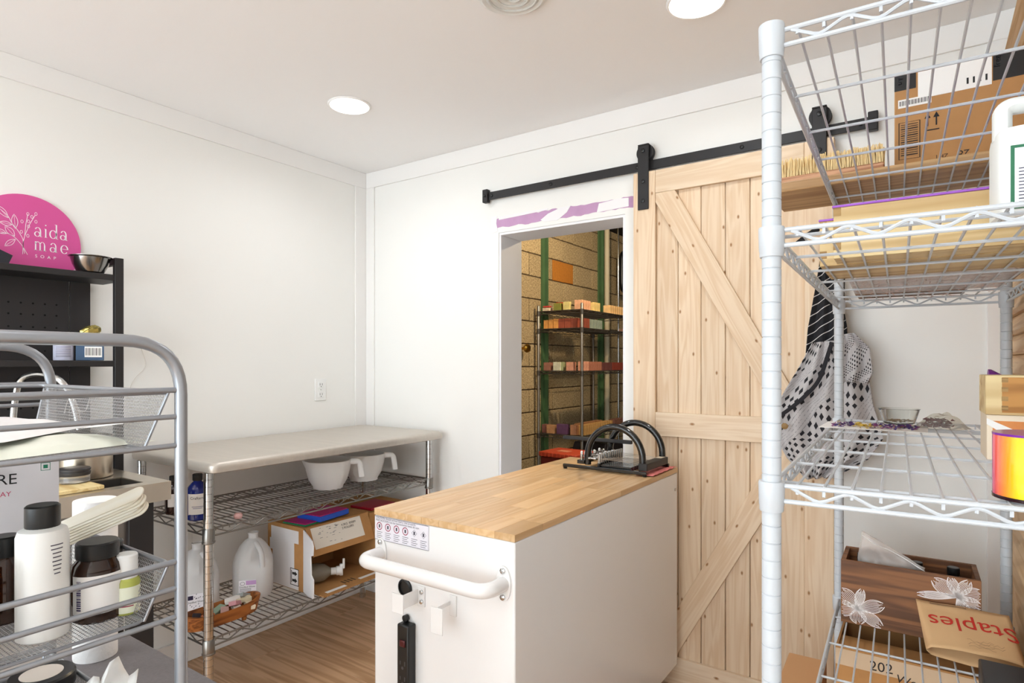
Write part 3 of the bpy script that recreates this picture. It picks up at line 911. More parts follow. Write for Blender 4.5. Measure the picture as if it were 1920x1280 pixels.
# open carton on its side on the lower wire shelf
bx = thing('carton', 'open cardboard carton lying on its side on the lower wire shelf', 'box', (-2.20, 1.632, ZL))
CD, CWd, CH = .25, .365, .272        # depth (to the wall), width, height
th = .005
M().box(-CD, 0, 0, CWd, 0, th).build('panel', CARD, bx)
M().box(-CD, 0, 0, CWd, CH - th, CH).build('panel', CARD, bx)
lp_ = M().box(-CD, 0, 0, th, th, CH - th).build('panel', CARD, bx)
M().box(-CD, 0, CWd - th, CWd, th, CH - th).build('panel', CARD, bx)
M().box(-CD, -CD + th, th, CWd - th, th, CH - th).build('panel', CARD, bx)
q = M()
for r_ in ((-.215, -.03, .002, .09), (-.215, -.06, .09, .15), (-.235, -.06, .15, .20), (-.225, -.03, .20, .255)):
    q.box(r_[0], r_[1], -.0006, 0, r_[2], r_[3])
q.build('white_print', mat('coated_white', '#e6e3e4', .6), lp_)
q = M(); o_ = (-.085, -.0008, .02); u_, v_ = (1, 0, 0), (0, 0, 1)
q.ribbon([(0, 0), (.055, 0), (.055, .07), (0, .07)], .005, o_, u_, v_, closed=True)
for zz in (.02, .05):
    q.ribbon([(.012, zz), (.030, zz)], .011, o_, u_, v_); q.ribbon([(.030, zz), (.046, zz)], [.022, .001], o_, u_, v_)
q.ribbon([(.007, .008), (.007, .062)], .004, o_, u_, v_)
q.build('arrow_print', PRINTK, lp_, smooth=False)
# flaps
m1 = Matrix.Rotation(R(-24), 4, 'Y')
f1 = M().box(0, .004, .01, CWd - .01, -.125, 0, m=Matrix.Translation((.002, 0, CH - .002)) @ m1).build('flap', CARD, bx)
q = M().box(.004, .0046, .03, CWd - .06, -.098, -.006, m=Matrix.Translation((.002, 0, CH - .002)) @ m1).build('shipping_label', mat('label_cream', '#e6ddd0', .6), f1)
sa, ca = math.sin(R(24)), math.cos(R(24))
U2, V2 = Vector((0, 1, 0)), Vector((-(-sa), 0, ca))
V2 = m1.to_3x3() @ Vector((0, 0, 1))
def fo(y, z): return Matrix.Translation((.002, 0, CH - .002)) @ m1 @ Vector((.0050, y, z))
txt('4.3KG  8300M', .014, fo(.19, -.030), U2, V2, PRINTK, 'label_text', f1)
txt('2 ROLLERS', .014, fo(.19, -.045), U2, V2, PRINTK, 'label_text', f1)
q = M()
rr = random.Random(9)
for k in range(30):
    y0, z0 = .05 + rr.random() * .12, -.015 - rr.random() * .07
    q.ribbon([(0, 0), (.006 + rr.random() * .01, 0)], .0014, fo(y0, z0), U2, V2)
q.build('label_print', mat('print_grey', '#56525c', .6), f1, smooth=False)
# bottom flap lying out over the rim
f2 = M().box(0, .125, .012, CWd - .004, .001, .005).build('flap', CARD, bx)
M().box(.085, .105, .045, .15, .0052, .0058).build('torn_paper', PAPER, f2)
M().box(.07, .09, .24, .35, .0052, .0058).build('torn_paper', PAPER, f2)
q = M()
for k in range(4): q.box(.04, .075, .165 + k * .018, .173 + k * .018, .0051, .0055)
q.build('stripe_print', mat('stripe_print', '#5a4632', .8), f2)
poly = [(0, .262), (.085, .235), (.098, .215), (.095, .175), (.072, .168), (.078, .09), (.10, .075), (.10, 0), (.085, -.012), (0, .0)]
m2 = Matrix.Rotation(R(-14), 4, 'Z')
f3 = M().prism(poly, lambda a, b: m2 @ Vector((a, .001, b + .003)), lambda a, b: m2 @ Vector((a, .006, b + .003))).build('flap', mat('coated_white', '#e6e3e4', .6), bx)
M().box(.0, .11, CWd - .005, CWd - .001, .01, .20).build('flap', CARD, bx)
# trigger bottle of oil inside
tb_ = thing('spray_bottle', 'clear plastic bottle with white trigger top lying in the open carton', 'bottle', (-2.245, 1.715, ZL + .006), R(55))
mt = Matrix.Rotation(R(90), 4, 'Y') @ Matrix.Rotation(R(0), 4, 'Z')
M().lathe([(.035, 0), (.042, .004), (.042, .09), (.036, .12), (.018, .145), (.014, .15)], 24, c=(-.07, 0, .043), m=mt).build('body', mat('oil_plastic', '#b9ae9c', .2, trans=.5, ior=1.35), tb_)
M().lathe([(.016, .148), (.016, .17), (.02, .172), (.02, .195), (.012, .198)], 18, c=(-.07, 0, .043), m=mt).build('trigger_collar', WHITEP, tb_)
M().box(.115, .130, -.008, .008, .02, .072).box(.128, .138, -.006, .006, .050, .095).build('trigger', WHITEP, tb_, bev=.003)
# flat boxes on the carton
for (nm, c_, x0, x1, y0, y1, z0, z1, rz) in (
        ('green flat box under the blue one on the carton', '#1f7a4c', -.16, -.02, -.005, .17, 0, .007, .1),
        ('blue flat box with magenta lid on the carton', '#1f55c4', -.07, .07, -.09, .09, .007, .030, .12)):
    t = thing('flat_box', nm, 'box', (-2.20 + (x0 + x1) / 2 if 'green' in nm else -2.28, 1.632 + (.10 if 'green' in nm else .17), ZL + CH + .0005), rz)
    w_, l_ = abs(x1 - x0) / 2, abs(y1 - y0) / 2
    M().box(-w_, w_, -l_, l_, z0, z1).build('tray', mat('tray_' + c_[1:], c_, .45), t, bev=.002)
    if 'blue' in nm: M().box(-w_ + .004, w_ - .004, -l_ + .004, l_ - .004, z1, z1 + .004).build('lid', mat('magenta', '#b3176b', .4), t, bev=.001)
bx2 = thing('carton', 'cardboard carton with white end and hand hole beside the open carton', 'box', (-2.20, 2.005, ZL))
M().box(-.36, 0, 0, .30, 0, .262).build('box_body', CARD, bx2, bev=.002)
M().box(.0, .0006, .06, .30, .0, .20).build('white_print', mat('coated_white', '#e6e3e4', .6), bx2)
M().lathe([(.013, 0), (.013, .0012)], 20, c=(.0006, .075, .12), m=Matrix.Rotation(R(90), 4, 'Y') @ Matrix.Scale(1.9, 4, (1, 0, 0))).build('hand_hole', mat('hole_dark', '#3a2a1c', .9), bx2)
t = thing('flat_box', 'red flat box on the carton with the hand hole', 'box', (-2.30, 2.12, ZL + .2625), .08)
M().box(-.07, .07, -.085, .085, 0, .012).build('tray', mat('red_box', '#a3122b', .35), t, bev=.002)
# ---------------------------------------------------------------- black hutch behind the sink
hu = thing('black_hutch', 'tall black metal hutch with pegboard back and shelves', 'shelf', (-2.652, .12, 0))
HD, HL = .18, .93
for (x, y) in ((.003, .002), (HD - .02, .002), (HD - .02, HL - .032)):
    M().box(x, x + .02, y, y + .03, 0, 1.69).build('post', BLACKM, hu, bev=.002)
for y in (0, HL - .03): M().box(.003, HD - .021, y + .004, y + .026, 1.667, 1.688).build('side_rail', BLACKM, hu, bev=.002)
for z in (1.605, 1.288, .97, .4):
    M().box(.0035, HD - .021, .033, HL - .001, z, z + .022).build('shelf_board', BLACKM, hu, bev=.002)
    if z > 1: M().box(HD - .02, HD - .003, .03, HL - .03, z, z + .022).build('shelf_lip', BLACKM, hu, bev=.002)
PEG = M().box(0, .003, .001, HL - .115, .42, 1.627)
pg = PEG.build('pegboard', mat('pegboard_black', '#2c292a', .55), hu)
M().box(0, .003, HL - .112, HL - .045, .42, 1.627).build('pegboard_edge', mat('pegboard_black', '#2c292a', .55), hu)
q = M()
for z in (1.345, 1.385, 1.43, 1.475, 1.515, 1.10, 1.14, 1.18, 1.22):
    for k in range(22):
        y = .03 + k * .0355
        if y < HL - .13: q.lathe([(.0035, 0), (.0035, .0004)], 8, c=(.003, y, z), m=Matrix.Rotation(R(90), 4, 'Y'))
q.build('peg_holes', mat('hole_black', '#050505', .9), pg)['kind'] = 'stuff'
hw = M().tube(fillet([(.006, .80, 1.115), (.02, .805, 1.165), (.02, .825, 1.17), (.02, .845, 1.115), (.02, .865, 1.12), (.02, .88, 1.175)], .012), .0024, 6).build('wire_hook', mat('white_wire', '#d8d4d0', .4), hu)

# pink round sign on the wall above the hutch
sg = thing('round_sign', 'pink round sign with white leaf drawing and lettering', 'sign', (XL, .812, 1.737))
M().lathe([(.166, .001), (.167, .003), (.167, .010), (.166, .0115)], 72, m=Matrix.Rotation(R(90), 4, 'Y')).build('disc', mat('pink_acrylic', '#d9579a', .3), sg)
SW = mat('sign_white', '#fbeef4', .4)
O, U, V = (.0122, 0, 0), (0, 1, 0), (0, 0, 1)
q = M()
mmv = lambda P: [(a / 1000, b / 1000) for a, b in P]
for s_ in ([(0, -48), (-14, -19), (-37, 10), (-63, 21), (-81, 15)], [(-14, -48), (-12, 5), (-30, 38), (-46, 57), (-55, 81), (-81, 102)],
           [(-8, -45), (-14, -13), (-8, 19), (6, 62), (23, 99)], [(-8, 19), (-5, 60), (1, 97)]):
    p3 = fillet([(a, b, 0) for a, b in mmv(s_)], .012, 4)
    q.ribbon([(p.x, p.y) for p in p3], .0016, O, U, V)
for a, b_, w in (((-55, 73), (-88, 112), 9), ((-44, 51), (-80, 55), 7), ((-35, 39), (-39, 90), 9), ((-37, 12), (-64, 44), 10), ((-60, 17), (-90, 28), 7), ((-35, 2), (-65, -27), 8)):
    A_, B_ = Vector(a) / 1000, Vector(b_) / 1000
    d = B_ - A_; nrm = Vector((-d.y, d.x)).normalized() * w / 1000
    out = [A_ + d * t_ + nrm * math.sin(PI * t_) for t_ in [k / 10 for k in range(11)]] + [A_ + d * t_ - nrm * math.sin(PI * t_) for t_ in [k / 10 for k in range(9, 0, -1)]]
    q.ribbon([tuple(p) for p in out], .0015, O, U, V, closed=True)
    q.ribbon([tuple(A_), tuple(A_ + d * .9)], .001, O, U, V)
for a, b_ in ((1, 98), (25, 103), (13, 90), (-16, 68), (3, 72), (25, 75), (3, 54), (-18, 31), (1, 20)):
    q.ribbon([(a / 1000 + .0035 * math.cos(t_), b_ / 1000 + .0055 * math.sin(t_)) for t_ in [2 * PI * k / 12 for k in range(12)]], .0013, O, U, V, closed=True)
q.build('leaf_drawing', SW, sg, smooth=False)
# serif lettering drawn with thick and thin strokes
def ring(q, cx, cy, rx, ry, thick, thin, a0=0, a1=2 * PI, n=28):
    P, W = [], []
    for k in range(n + 1):
        a = a0 + (a1 - a0) * k / n
        P.append((cx + rx * math.cos(a), cy + ry * math.sin(a))); W.append(thin + (thick - thin) * abs(math.cos(a)))
    q.ribbon(P, W, O, U, V)
def stem(q, x, y0, y1, w=.0042): q.ribbon([(x, y0), (x, y1)], w, O, U, V)
def hair(q, x0, x1, y, w=.0014): q.ribbon([(x0, y), (x1, y)], w, O, U, V)
def la(q, x, y, h):
    ring(q, x + .009, y + h * .27, .0075, h * .25, .0038, .0012)
    stem(q, x + .0185, y, y + h * .62)
    ring(q, x + .0105, y + h * .62, .008, h * .36, .0040, .0014, 0, PI * .85, 14); hair(q, x + .0165, x + .0235, y + .0008)
    return .0275
def li(q, x, y, h):
    stem(q, x + .004, y, y + h * .92); hair(q, x, x + .009, y + .0008); hair(q, x, x + .004, y + h * .92)
    ring(q, x + .004, y + h * 1.32, .0012, .0012, .0026, .0026); return .0125
def ld_(q, x, y, h):
    ring(q, x + .011, y + h * .46, .0095, h * .44, .0042, .0013); stem(q, x + .0215, y, y + h * 1.55); hair(q, x + .0165, x + .0215, y + h * 1.54); hair(q, x + .0205, x + .027, y + .0008)
    return .030
def lm(q, x, y, h):
    for k in range(3): stem(q, x + .004 + k * .0135, y, y + h * .62 if k else y + h * .95); hair(q, x + k * .0135, x + .009 + k * .0135, y + .0008)
    for k in range(2): ring(q, x + .0108 + k * .0135, y + h * .6, .0066, h * .33, .003, .0013, 0, PI * .9, 12)
    return .041
def le(q, x, y, h):
    ring(q, x + .012, y + h * .46, .0105, h * .45, .0044, .0013, 0, PI * 1.78); hair(q, x + .002, x + .022, y + h * .48); return .028
q = M(); x = .020
for fn in (la, li, ld_, la): x += fn(q, x, .022, .034) + .003
x = .020
for fn in (lm, la, le): x += fn(q, x, -.028, .034) + .006
q.build('sign_lettering', SW, sg, smooth=False)
txt('S  O  A  P', .0155, (.0122, .022, -.054), U, V, SW, 'sign_lettering', sg)

# things on the hutch
sb = thing('steel_bowl', 'small stainless steel bowl on the black hutch top', 'bowl', (-2.515, .955, 1.627))
M().lathe([(.001, .002), (.03, 0), (.042, .004), (.055, .03), (.062, .055), (.068, .058), (.068, .060), (.061, .058), (.052, .032), (.038, .008), (.001, .006)], 36).build('bowl_body', mat('bowl_steel', '#8a8784', .18, 1), sb)
ck = thing('black_folder', 'black flat folder leaning against the pink sign', 'folder', (-2.60, .735, 1.6275))
M().box(-.004, .004, -.16, .0, 0, .05, m=Matrix.Rotation(R(-24), 4, 'X') @ Matrix.Rotation(R(-12), 4, 'Y')).build('cover', mat('navy_cover', '#20222c', .4), ck, bev=.002)
cn = thing('candle_tin', 'pale printed tin on the black hutch shelf', 'tin', (-2.53, .876, 1.3105), face(-2.53, .87))
M().lathe([(.029, 0), (.030, .002), (.030, .055), (.031, .056), (.031, .066), (.028, .067)], 28).build('tin_body', mat('tin_pale', '#c9c9dc', .4), cn)
q = M()
for k in range(9): q.arc(.0304, .8, .012 + k * .0045, .0138 + k * .0045)
q.build('print_lines', mat('print_grey2', '#6a6470', .6), cn)
bb = thing('soap_carton', 'small blue carton with barcode on the black hutch shelf', 'box', (-2.52, .955, 1.3105), face(-2.52, .93))
M().box(-.042, .042, -.03, .03, 0, .085).build('box_body', mat('slate_blue', '#3f5876', .5), bb, bev=.0015)
M().box(-.016, .036, -.0306, -.03, .012, .05).build('barcode_label', PAPER, bb)
q = M()
for k in range(14): q.ribbon([(-.012 + k * .0034, .018), (-.012 + k * .0034, .045)], .0013 + .0009 * ((k * 7) % 3 == 0), (0, -.0308, 0), (1, 0, 0), (0, 0, 1))
q.build('barcode', PRINTK, bb, smooth=False)
M().ribbon([(-.022, .073), (.018, .073)], .003, (0, -.0304, 0), (1, 0, 0), (0, 0, 1)).build('print_line', PRINTW, bb, smooth=False)
eg = thing('foil_packet', 'crumpled gold foil packet on the blue carton', 'packet', (-2.50, .95, 1.396))
m = M()
vs_, n1, n2 = [], 12, 8
for j_ in range(n2 + 1):
    for i in range(n1):
        a = 2 * PI * i / n1; ph = PI * j_ / n2
        p = Vector((.025 * math.sin(ph) * math.cos(a), .034 * math.sin(ph) * math.sin(a), .020 + .020 * -math.cos(ph) + .25 * .034 * math.sin(ph) * math.sin(a)))
        p *= 1 + .25 * noise.noise(p * 70)
        p.z = max(p.z, 0)
        vs_.append(p)
m.add(vs_, [(j_ * n1 + i, j_ * n1 + (i + 1) % n1, (j_ + 1) * n1 + (i + 1) % n1, (j_ + 1) * n1 + i) for j_ in range(n2) for i in range(n1)])
m.build('packet_body', mat('gold_foil', '#b8a860', .25, .8), eg, smooth=False)

# ---------------------------------------------------------------- steel sink
sk = thing('steel_sink', 'freestanding stainless steel sink with black legs', 'sink', (-2.462, .15, 0))
SX, SY = .41, .862
z0, z1 = .854, .914
m = M()
bx0, bx1, by0, by1 = .20, .36, .34, .80
for r_ in ((0, bx0, 0, SY), (bx1, SX, 0, SY), (bx0, bx1, 0, by0), (bx0, bx1, by1, SY)): m.box(r_[0], r_[1], r_[2], r_[3], z1 - .004, z1)
m.box(SX - .004, SX, 0, SY, z0, z1 - .004).box(0, .004, 0, SY, z0, z1 - .004).box(.004, SX - .004, SY - .004, SY, z0, z1 - .004).box(.004, SX - .004, 0, .004, z0, z1 - .004)
m.build('sink_top', mat('sink_steel', '#c9bfb0', .3, .85, var=.12, vscale=9), sk)
m = M()
m.box(bx0 - .003, bx0, by0, by1, .70, z1 - .004).box(bx1, bx1 + .003, by0, by1, .70, z1 - .004).box(bx0, bx1, by0 - .003, by0, .70, z1 - .004).box(bx0, bx1, by1, by1 + .003, .70, z1 - .004).box(bx0, bx1, by0, by1, .697, .70)
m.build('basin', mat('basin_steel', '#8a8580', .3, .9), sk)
for (x, y) in ((.03, .03), (SX - .06, .03), (SX - .06, SY - .115), (.03, SY - .115)):
    M().box(x, x + .03, y, y + .075, 0, z0).build('leg', BLACKM, sk, bev=.002)
fa = M().tube(fillet([(.042, .55, .914), (.042, .55, 1.15), (.06, .56, 1.25), (.12, .59, 1.27), (.20, .63, 1.25), (.235, .65, 1.17), (.245, .66, 1.09)], .07, 6), .0105, 14).build('faucet', CHROME, sk)
M().lathe([(.026, .914), (.026, .92), (.016, .935), (.014, .96)], 20, c=(.042, .55, 0)).build('faucet_base', CHROME, fa)
pt = thing('steel_pot', 'tall stainless steel pot on the sink ledge', 'pot', (-2.362, .875, .9145))
M().lathe([(.08, 0), (.085, .003), (.085, .135), (.088, .138), (.088, .141), (.083, .139), (.082, .006), (.001, .004)], 40).build('pot_body', mat('pot_steel', '#c2b6a6', .25, 1), pt)
cb = M().box(-.10, .10, -.07, .06, 0, .013).build('cutting_board', wood('pale_board', '#ecd49c', '#d9b87a', 'x', 1, tone=.03), None, bev=.003)
cb.location = (-2.185, .77, .9145); tag(cb, 'pale wooden board laid across the sink basin', 'board')
jr = bottle('jar', 'squat clear jar with black lid on the pale wooden board', 'jar', -2.205, .792, .9277, [(.038, 0), (.042, .003), (.042, .022), (.039, .026)], mat('jar_glass', '#cfcac4', .1, trans=.7, ior=1.4),
            [(.043, .024), (.044, .026), (.044, .034), (.042, .035), (.042, .038), (.044, .039), (.044, .044), (.041, .046)], mat('dark_lid', '#3a3636', .45))

# ---------------------------------------------------------------- grey table, basket stand and what it holds
GT = thing('grey_table', 'grey topped table under the wire basket stand', 'table', (-1.465, -.35, 0))
M().box(0, .70, 0, .98, .665, .70).build('table_top', mat('grey_laminate', '#6f6a6c', .6, var=.1, vscale=120, bump=.15, bscale=300), GT, bev=.004)
for (x, y) in ((.03, .03), (.63, .03), (.63, .91), (.03, .91)): M().box(x, x + .04, y, y + .04, 0, .665).build('leg', BLACKM, GT, bev=.003)
pt_ = thing('paper_towel_roll', 'nearly used up paper towel roll standing on the grey table', 'paper roll', (-1.412, .545, .7005))
M().lathe([(.0385, 0), (.039, .002), (.039, .318), (.0385, .32), (.031, .32)], 36).build('paper', mat('quilted_paper', '#f1eeec', .9, bump=.25, bscale=120), pt_)
M().lathe([(.030, .001), (.031, .001), (.031, .3195), (.029, .3195), (.029, .29), (.001, .29)], 30).build('core', mat('core_card', '#a98f77', .9), pt_)

bs = thing('basket_stand', 'silver tube stand with three mesh baskets', 'rack', (-1.324, -.06, .70))
BW, BL, BH = .461, .499, .63
for x in (0, BW):
    hp = M().tube(fillet([(x, 0, 0), (x, 0, BH), (x, BL, BH), (x, BL, 0)], .075, 10), .0082, 14).build('hoop', SILVER, bs)
    for tier in (0, 1, 2):
        for dz in (0, .037, .077):
            zz = .563 - tier * .2385 - dz
            M().rod((x, .006, zz), (x, BL - .006, zz), .0036 if dz else .004, 10).build('cross_bar', SILVER, hp)
def mesh_basket(z):
    """tapered basket of wire mesh with a wire rim"""
    m = M()
    dz = .078; t_ = .022
    T = [(.010, .012), (BW - .010, .012), (BW - .010, BL - .012), (.010, BL - .012)]
    Bm = [(.010 + t_, .012 + t_), (BW - .010 - t_, .012 + t_), (BW - .010 - t_, BL - .012 - t_), (.010 + t_, BL - .012 - t_)]
    rim = M().tube(fillet([(*p, z) for p in T] + [(*T[0], z)], .012, 3)[:-1], .0034, 10, closed=True)
    rim.tube(fillet([(*p, z - dz) for p in Bm] + [(*Bm[0], z - dz)], .012, 3)[:-1], .0024, 8, closed=True)
    for k in range(4): rim.rod((*T[k], z), (*Bm[k], z - dz), .0022, 8)
    b_ = rim.build('basket', SILVER, bs)
    r_ = .00055
    def strip(P, Q): m.tube([P, Q], r_, 4)
    for k in (0, 2):
        a, c_ = Vector((*T[k], z)), Vector((*T[(k + 1) % 4], z))
        a2, c2 = Vector((*Bm[k], z - dz)), Vector((*Bm[(k + 1) % 4], z - dz))
        n = int((c_ - a).length / .0046)
        for i in range(n + 1): strip(a.lerp(c_, i / n), a2.lerp(c2, i / n))
        for i in range(1, 17): strip(a.lerp(a2, i / 17), c_.lerp(c2, i / 17))
    x0, x1, y0, y1 = Bm[0][0], Bm[1][0], Bm[0][1], Bm[2][1]
    n = int((x1 - x0) / .005)
    for i in range(n + 1): strip((x0 + (x1 - x0) * i / n, y0, z - dz), (x0 + (x1 - x0) * i / n, y1, z - dz))
    n = int((y1 - y0) / .005)
    for i in range(n + 1): strip((x0, y0 + (y1 - y0) * i / n, z - dz), (x1, y0 + (y1 - y0) * i / n, z - dz))
    w = m.build('wire_mesh', mat('mesh_silver', '#b3b3b5', .4, .7), b_, smooth=False)
    w['kind'] = 'stuff'
    return b_
for tier in range(3): mesh_basket(.560 - tier * .2385)

# papers and pouches in the top basket (floor at z = 1.182)
ZB1, ZB2, ZB3 = 1.1832, .9447, .7062
def pouch(name, label, x, y, z, rz, w, l, th, m_, seed, tilt=0):
    fn = lambda u, v: (w * (u - .5), l * (v - .5), th * (math.sin(PI * u) * math.sin(PI * v)) ** .6 * (1 + .35 * noise.noise((u * 5 + seed, v * 5, seed))))
    q = sheet(18, 18, fn)
    n0 = len(q.v)
    q.add([(p[0], p[1], 0) for p in q.v], [tuple(reversed(f)) for f in q.f])
    t = thing(name, label, 'pouch', (x, y, z), rz)
    t.rotation_euler = (tilt, 0, rz)
    q.build('pouch_film', m_, t)
    return t
PWH = mat('pouch_white', '#f2efee', .35, var=.04, vscale=10)
p2 = pouch('pouch', 'cream pouch with green tint lying flat in the top wire basket', -1.03, .300, ZB1 + .001, .2, .21, .26, .016, mat('pouch_cream', '#e9eadb', .35, var=.06, vscale=8), 4)
p1 = pouch('pouch', 'white pouch with violet panel in the top wire basket', -1.09, .275, ZB1 + .019, .75, .20, .24, .020, PWH, 1)
M().box(-.035, .045, -.085, -.045, .018, .0195).build('violet_panel', mat('violet_print2', '#5b2fa0', .4), p1)
p3 = pouch('pouch', 'white crumpled pouch heaped on the others in the top wire basket', -1.17, .235, ZB1 + .041, 1.1, .12, .17, .030, PWH, 8)
q = M().add([(0, 0, 0), (.11, .01, .012), (.03, .045, .012)], [(0, 1, 2)]).build('paper_tag', PAPER, None, solid=.0006)
q.location = (-1.02, .375, ZB1 + .022); tag(q, 'pointed white paper tag over the pouches in the top basket', 'paper')

# middle basket
wb_ = bottle('bottle', 'large white bottle with black cap in the middle wire basket', 'bottle', -.950, .306, ZB2, [(.025, 0), (.0285, .003), (.0285, .132), (.026, .140), (.018, .144)],
             mat('frosted_white', '#eceae6', .35), [(.0185, .143), (.0192, .145), (.0192, .170), (.017, .172)], BLACKP)
rr = random.Random(2)
q = M()
for k in range(8):
    a0 = .35 + .02 * k
    q.arc(.0288, .22 - .015 * k + rr.random() * .05, .122 - k * .0052, .1235 - k * .0052, 6, mid=-PI / 2 + .55)
q.build('label_print', mat('print_grey', '#56525c', .6), wb_)
aj = bottle('jar', 'amber jar with white barcode label in the middle wire basket', 'jar', -.962, .374, ZB2, [(.028, 0), (.0315, .003), (.0315, .068), (.0295, .077), (.024, .084), (.023, .088)], AMBER,
            [(.0255, .085), (.0262, .087), (.0262, .105), (.0245, .107)], BLACKP, (.0315, 1.05, .014, .066))
q = M()
rr = random.Random(5)
zz = .020
while zz < .060:
    h_ = rr.choice((.0008, .0014, .002)); q.arc(.0324, .10, zz, zz + h_, 3, mid=-PI / 2 - .72); zz += h_ + rr.choice((.0008, .0012))
q.build('barcode', mat('barcode_violet', '#3a2f5a', .6), aj)
yb = bottle('bottle', 'small yellow oil bottle with white cap in the middle wire basket', 'bottle', -.945, .404, ZB2, [(.015, 0), (.0172, .002), (.0172, .046), (.012, .053)], mat('yellow_oil', '#d3d86a', .15, trans=.3),
            [(.0135, .050), (.0145, .052), (.0142, .082), (.0125, .084)], WHITEP, (.0172, 1.25, .004, .040), mat('label_pale', '#eef0d8', .5))
M().arc(.0181, .5, .013, .0145).build('label_print', mat('print_red', '#9a2a4a', .6), yb)
bottle('jar', 'dark amber jar with black lid behind the barcode jar', 'jar', -1.022, .410, ZB2, [(.022, 0), (.025, .003), (.025, .056), (.021, .064)], AMBER, [(.020, .064), (.021, .066), (.021, .086), (.019, .088)], BLACKP)
bottle('bottle', 'white dropper bottle with black collar behind the large white bottle', 'bottle', -1.045, .352, ZB2, [(.018, 0), (.020, .002), (.020, .055), (.014, .064)], mat('frosted_grey', '#bcb8b2', .3), [(.014, .062), (.0155, .064), (.0155, .098), (.017, .099), (.017, .104)], WHITEP)
bottle('bottle', 'amber bottle with black cap left of the large white bottle', 'bottle', -1.055, .296, ZB2, [(.022, 0), (.025, .003), (.025, .078), (.018, .090)], AMBER, [(.0175, .088), (.0185, .090), (.0185, .115), (.016, .117)], BLACKP)
bottle('bottle', 'black labelled bottle at the front of the middle wire basket', 'bottle', -.955, .226, ZB2, [(.022, 0), (.025, .003), (.025, .078), (.018, .090)], mat('black_bottle', '#1b1a18', .3), [(.0175, .088), (.0185, .090), (.0185, .112), (.016, .114)], BLACKP, (.025, .8, .002, .030))
# standing pouch with lettering
st_ = thing('stand_pouch', 'white stand-up pouch with dark lettering in the middle wire basket', 'pouch', (-1.235, .355, ZB2), face(-1.235, .355))
q = M()
pw_, ph_ = .165, .215
for sgn in (-1, 1):
    s2 = sheet(10, 14, lambda u, v: (pw_ * (u - .62), sgn * (.018 * (1 - v) ** .8 * math.sin(PI * u) ** .5 + .0006) + .004 * noise.noise((u * 6, v * 6, 3)), ph_ * v))
    q.add(s2.v, s2.f if sgn > 0 else [tuple(reversed(f)) for f in s2.f])
q.build('pouch_film', mat('pouch_satin', '#e4dfe2', .3, var=.03, vscale=14), st_)
txt('PURE', .024, (-.02, -.0245, .162), (1, 0, 0), (0, 0, 1), PRINTK, 'pouch_text', st_, align='CENTER')
txt('ROSE CLAY', .011, (-.028, -.0245, .143), (1, 0, 0), (0, 0, 1), mat('print_pink', '#c23a62', .5), 'pouch_text', st_, align='CENTER')
q = M(); oo = (.044, -.0200, .185)
q.ribbon([(-.006, -.006), (.006, -.006), (.006, .006), (-.006, .006)], .0012, oo, (1, 0, 0), (0, 0, 1), closed=True)
q.ribbon([(-.003, 0), (.003, 0)], .006, oo, (1, 0, 0), (0, 0, 1))
q.build('green_mark', mat('green_print', '#1f7a5a', .5), st_, smooth=False)
cb_ = pouch('plastic_bag', 'crinkled clear bag before the stand-up pouch', -1.165, .245, ZB2 + .001, face(-1.13, .285), .13, .12, .085, clear_film('bag_film', '#f3f1ea', .45), 12)
# bundle of wooden sticks
WS = wood('birch_stick', '#f3e9d8', '#e6d5ba', 'x', 1.2, tone=.04, contrast=(.3, 1.0))
A_, B_ = Vector((-1.125, .372, 1.018)), Vector((-1.000, .470, 1.088))
d = (B_ - A_).normalized()
nz = Vector((.55, -.35, .9)); nz = (nz - d * nz.dot(d)).normalized(); ny = nz.cross(d)
for i in range(7):
    hw = .0135
    poly = [(0, -hw * .8)] + [(.150 + hw * math.sin(a), -hw * math.cos(a)) for a in [PI * k / 10 for k in range(11)]] + [(0, hw * .8)]
    s_ = M().plate(poly, (0, 0, 0), (1, 0, 0), (0, 1, 0), .0022).build('wooden_stick', WS, None, bev=.0005, seg=1)
    off = (i - 3) * .0032
    s_.matrix_world = Matrix.Translation(A_ + ny * off + nz * (.0026 * i) - d * (.004 * (i % 3))) @ Matrix((( d.x, ny.x, nz.x, 0), (d.y, ny.y, nz.y, 0), (d.z, ny.z, nz.z, 0), (0, 0, 0, 1)))
    tag(s_, 'pale wooden stick in the bundle resting across the middle wire basket', 'stick', 'wooden sticks in the basket')
# bottom basket
jb = thing('jar', 'clear jar with black lid and white lid label in the bottom wire basket', 'jar', (-1.178, .378, ZB3), 0)
M().lathe([(.040, 0), (.043, .003), (.043, .072), (.041, .076)], 32).build('glass_body', mat('jar_glass', '#cfcac4', .1, trans=.7, ior=1.4), jb)
M().lathe([(.044, .072), (.0455, .074), (.0455, .092), (.043, .095)], 36).build('lid', BLACKP, jb)
M().lathe([(.029, .0951), (.029, .0956)], 30).build('lid_label', mat('label_kraft', '#e2d8cf', .7), jb)
lb = M().lathe([(.020, 0), (.024, .003), (.024, .07), (.018, .08)], 20).build('bottle', AMBER, None)
lb.location = (-1.25, .30, ZB3); tag(lb, 'dark amber bottle at the back of the bottom wire basket', 'bottle')
ts = sheet(10, 10, lambda u, v: (.07 * (u - .5) + .01 * noise.noise((u * 3, v * 3, 5)), .03 * noise.noise((u * 3, v * 2, 9)) + .01 * v, .135 * v * (1 - .45 * abs(u - .6)) + .012 * math.sin(u * 14) * v)).build('tissue', PAPER, None, solid=.001)
ts.location = (-1.035, .395, ZB3 + .002); ts.rotation_euler = (0, R(12), face(-1.03, .395)); tag(ts, 'crumpled white tissue sticking out of the bottom wire basket', 'tissue')
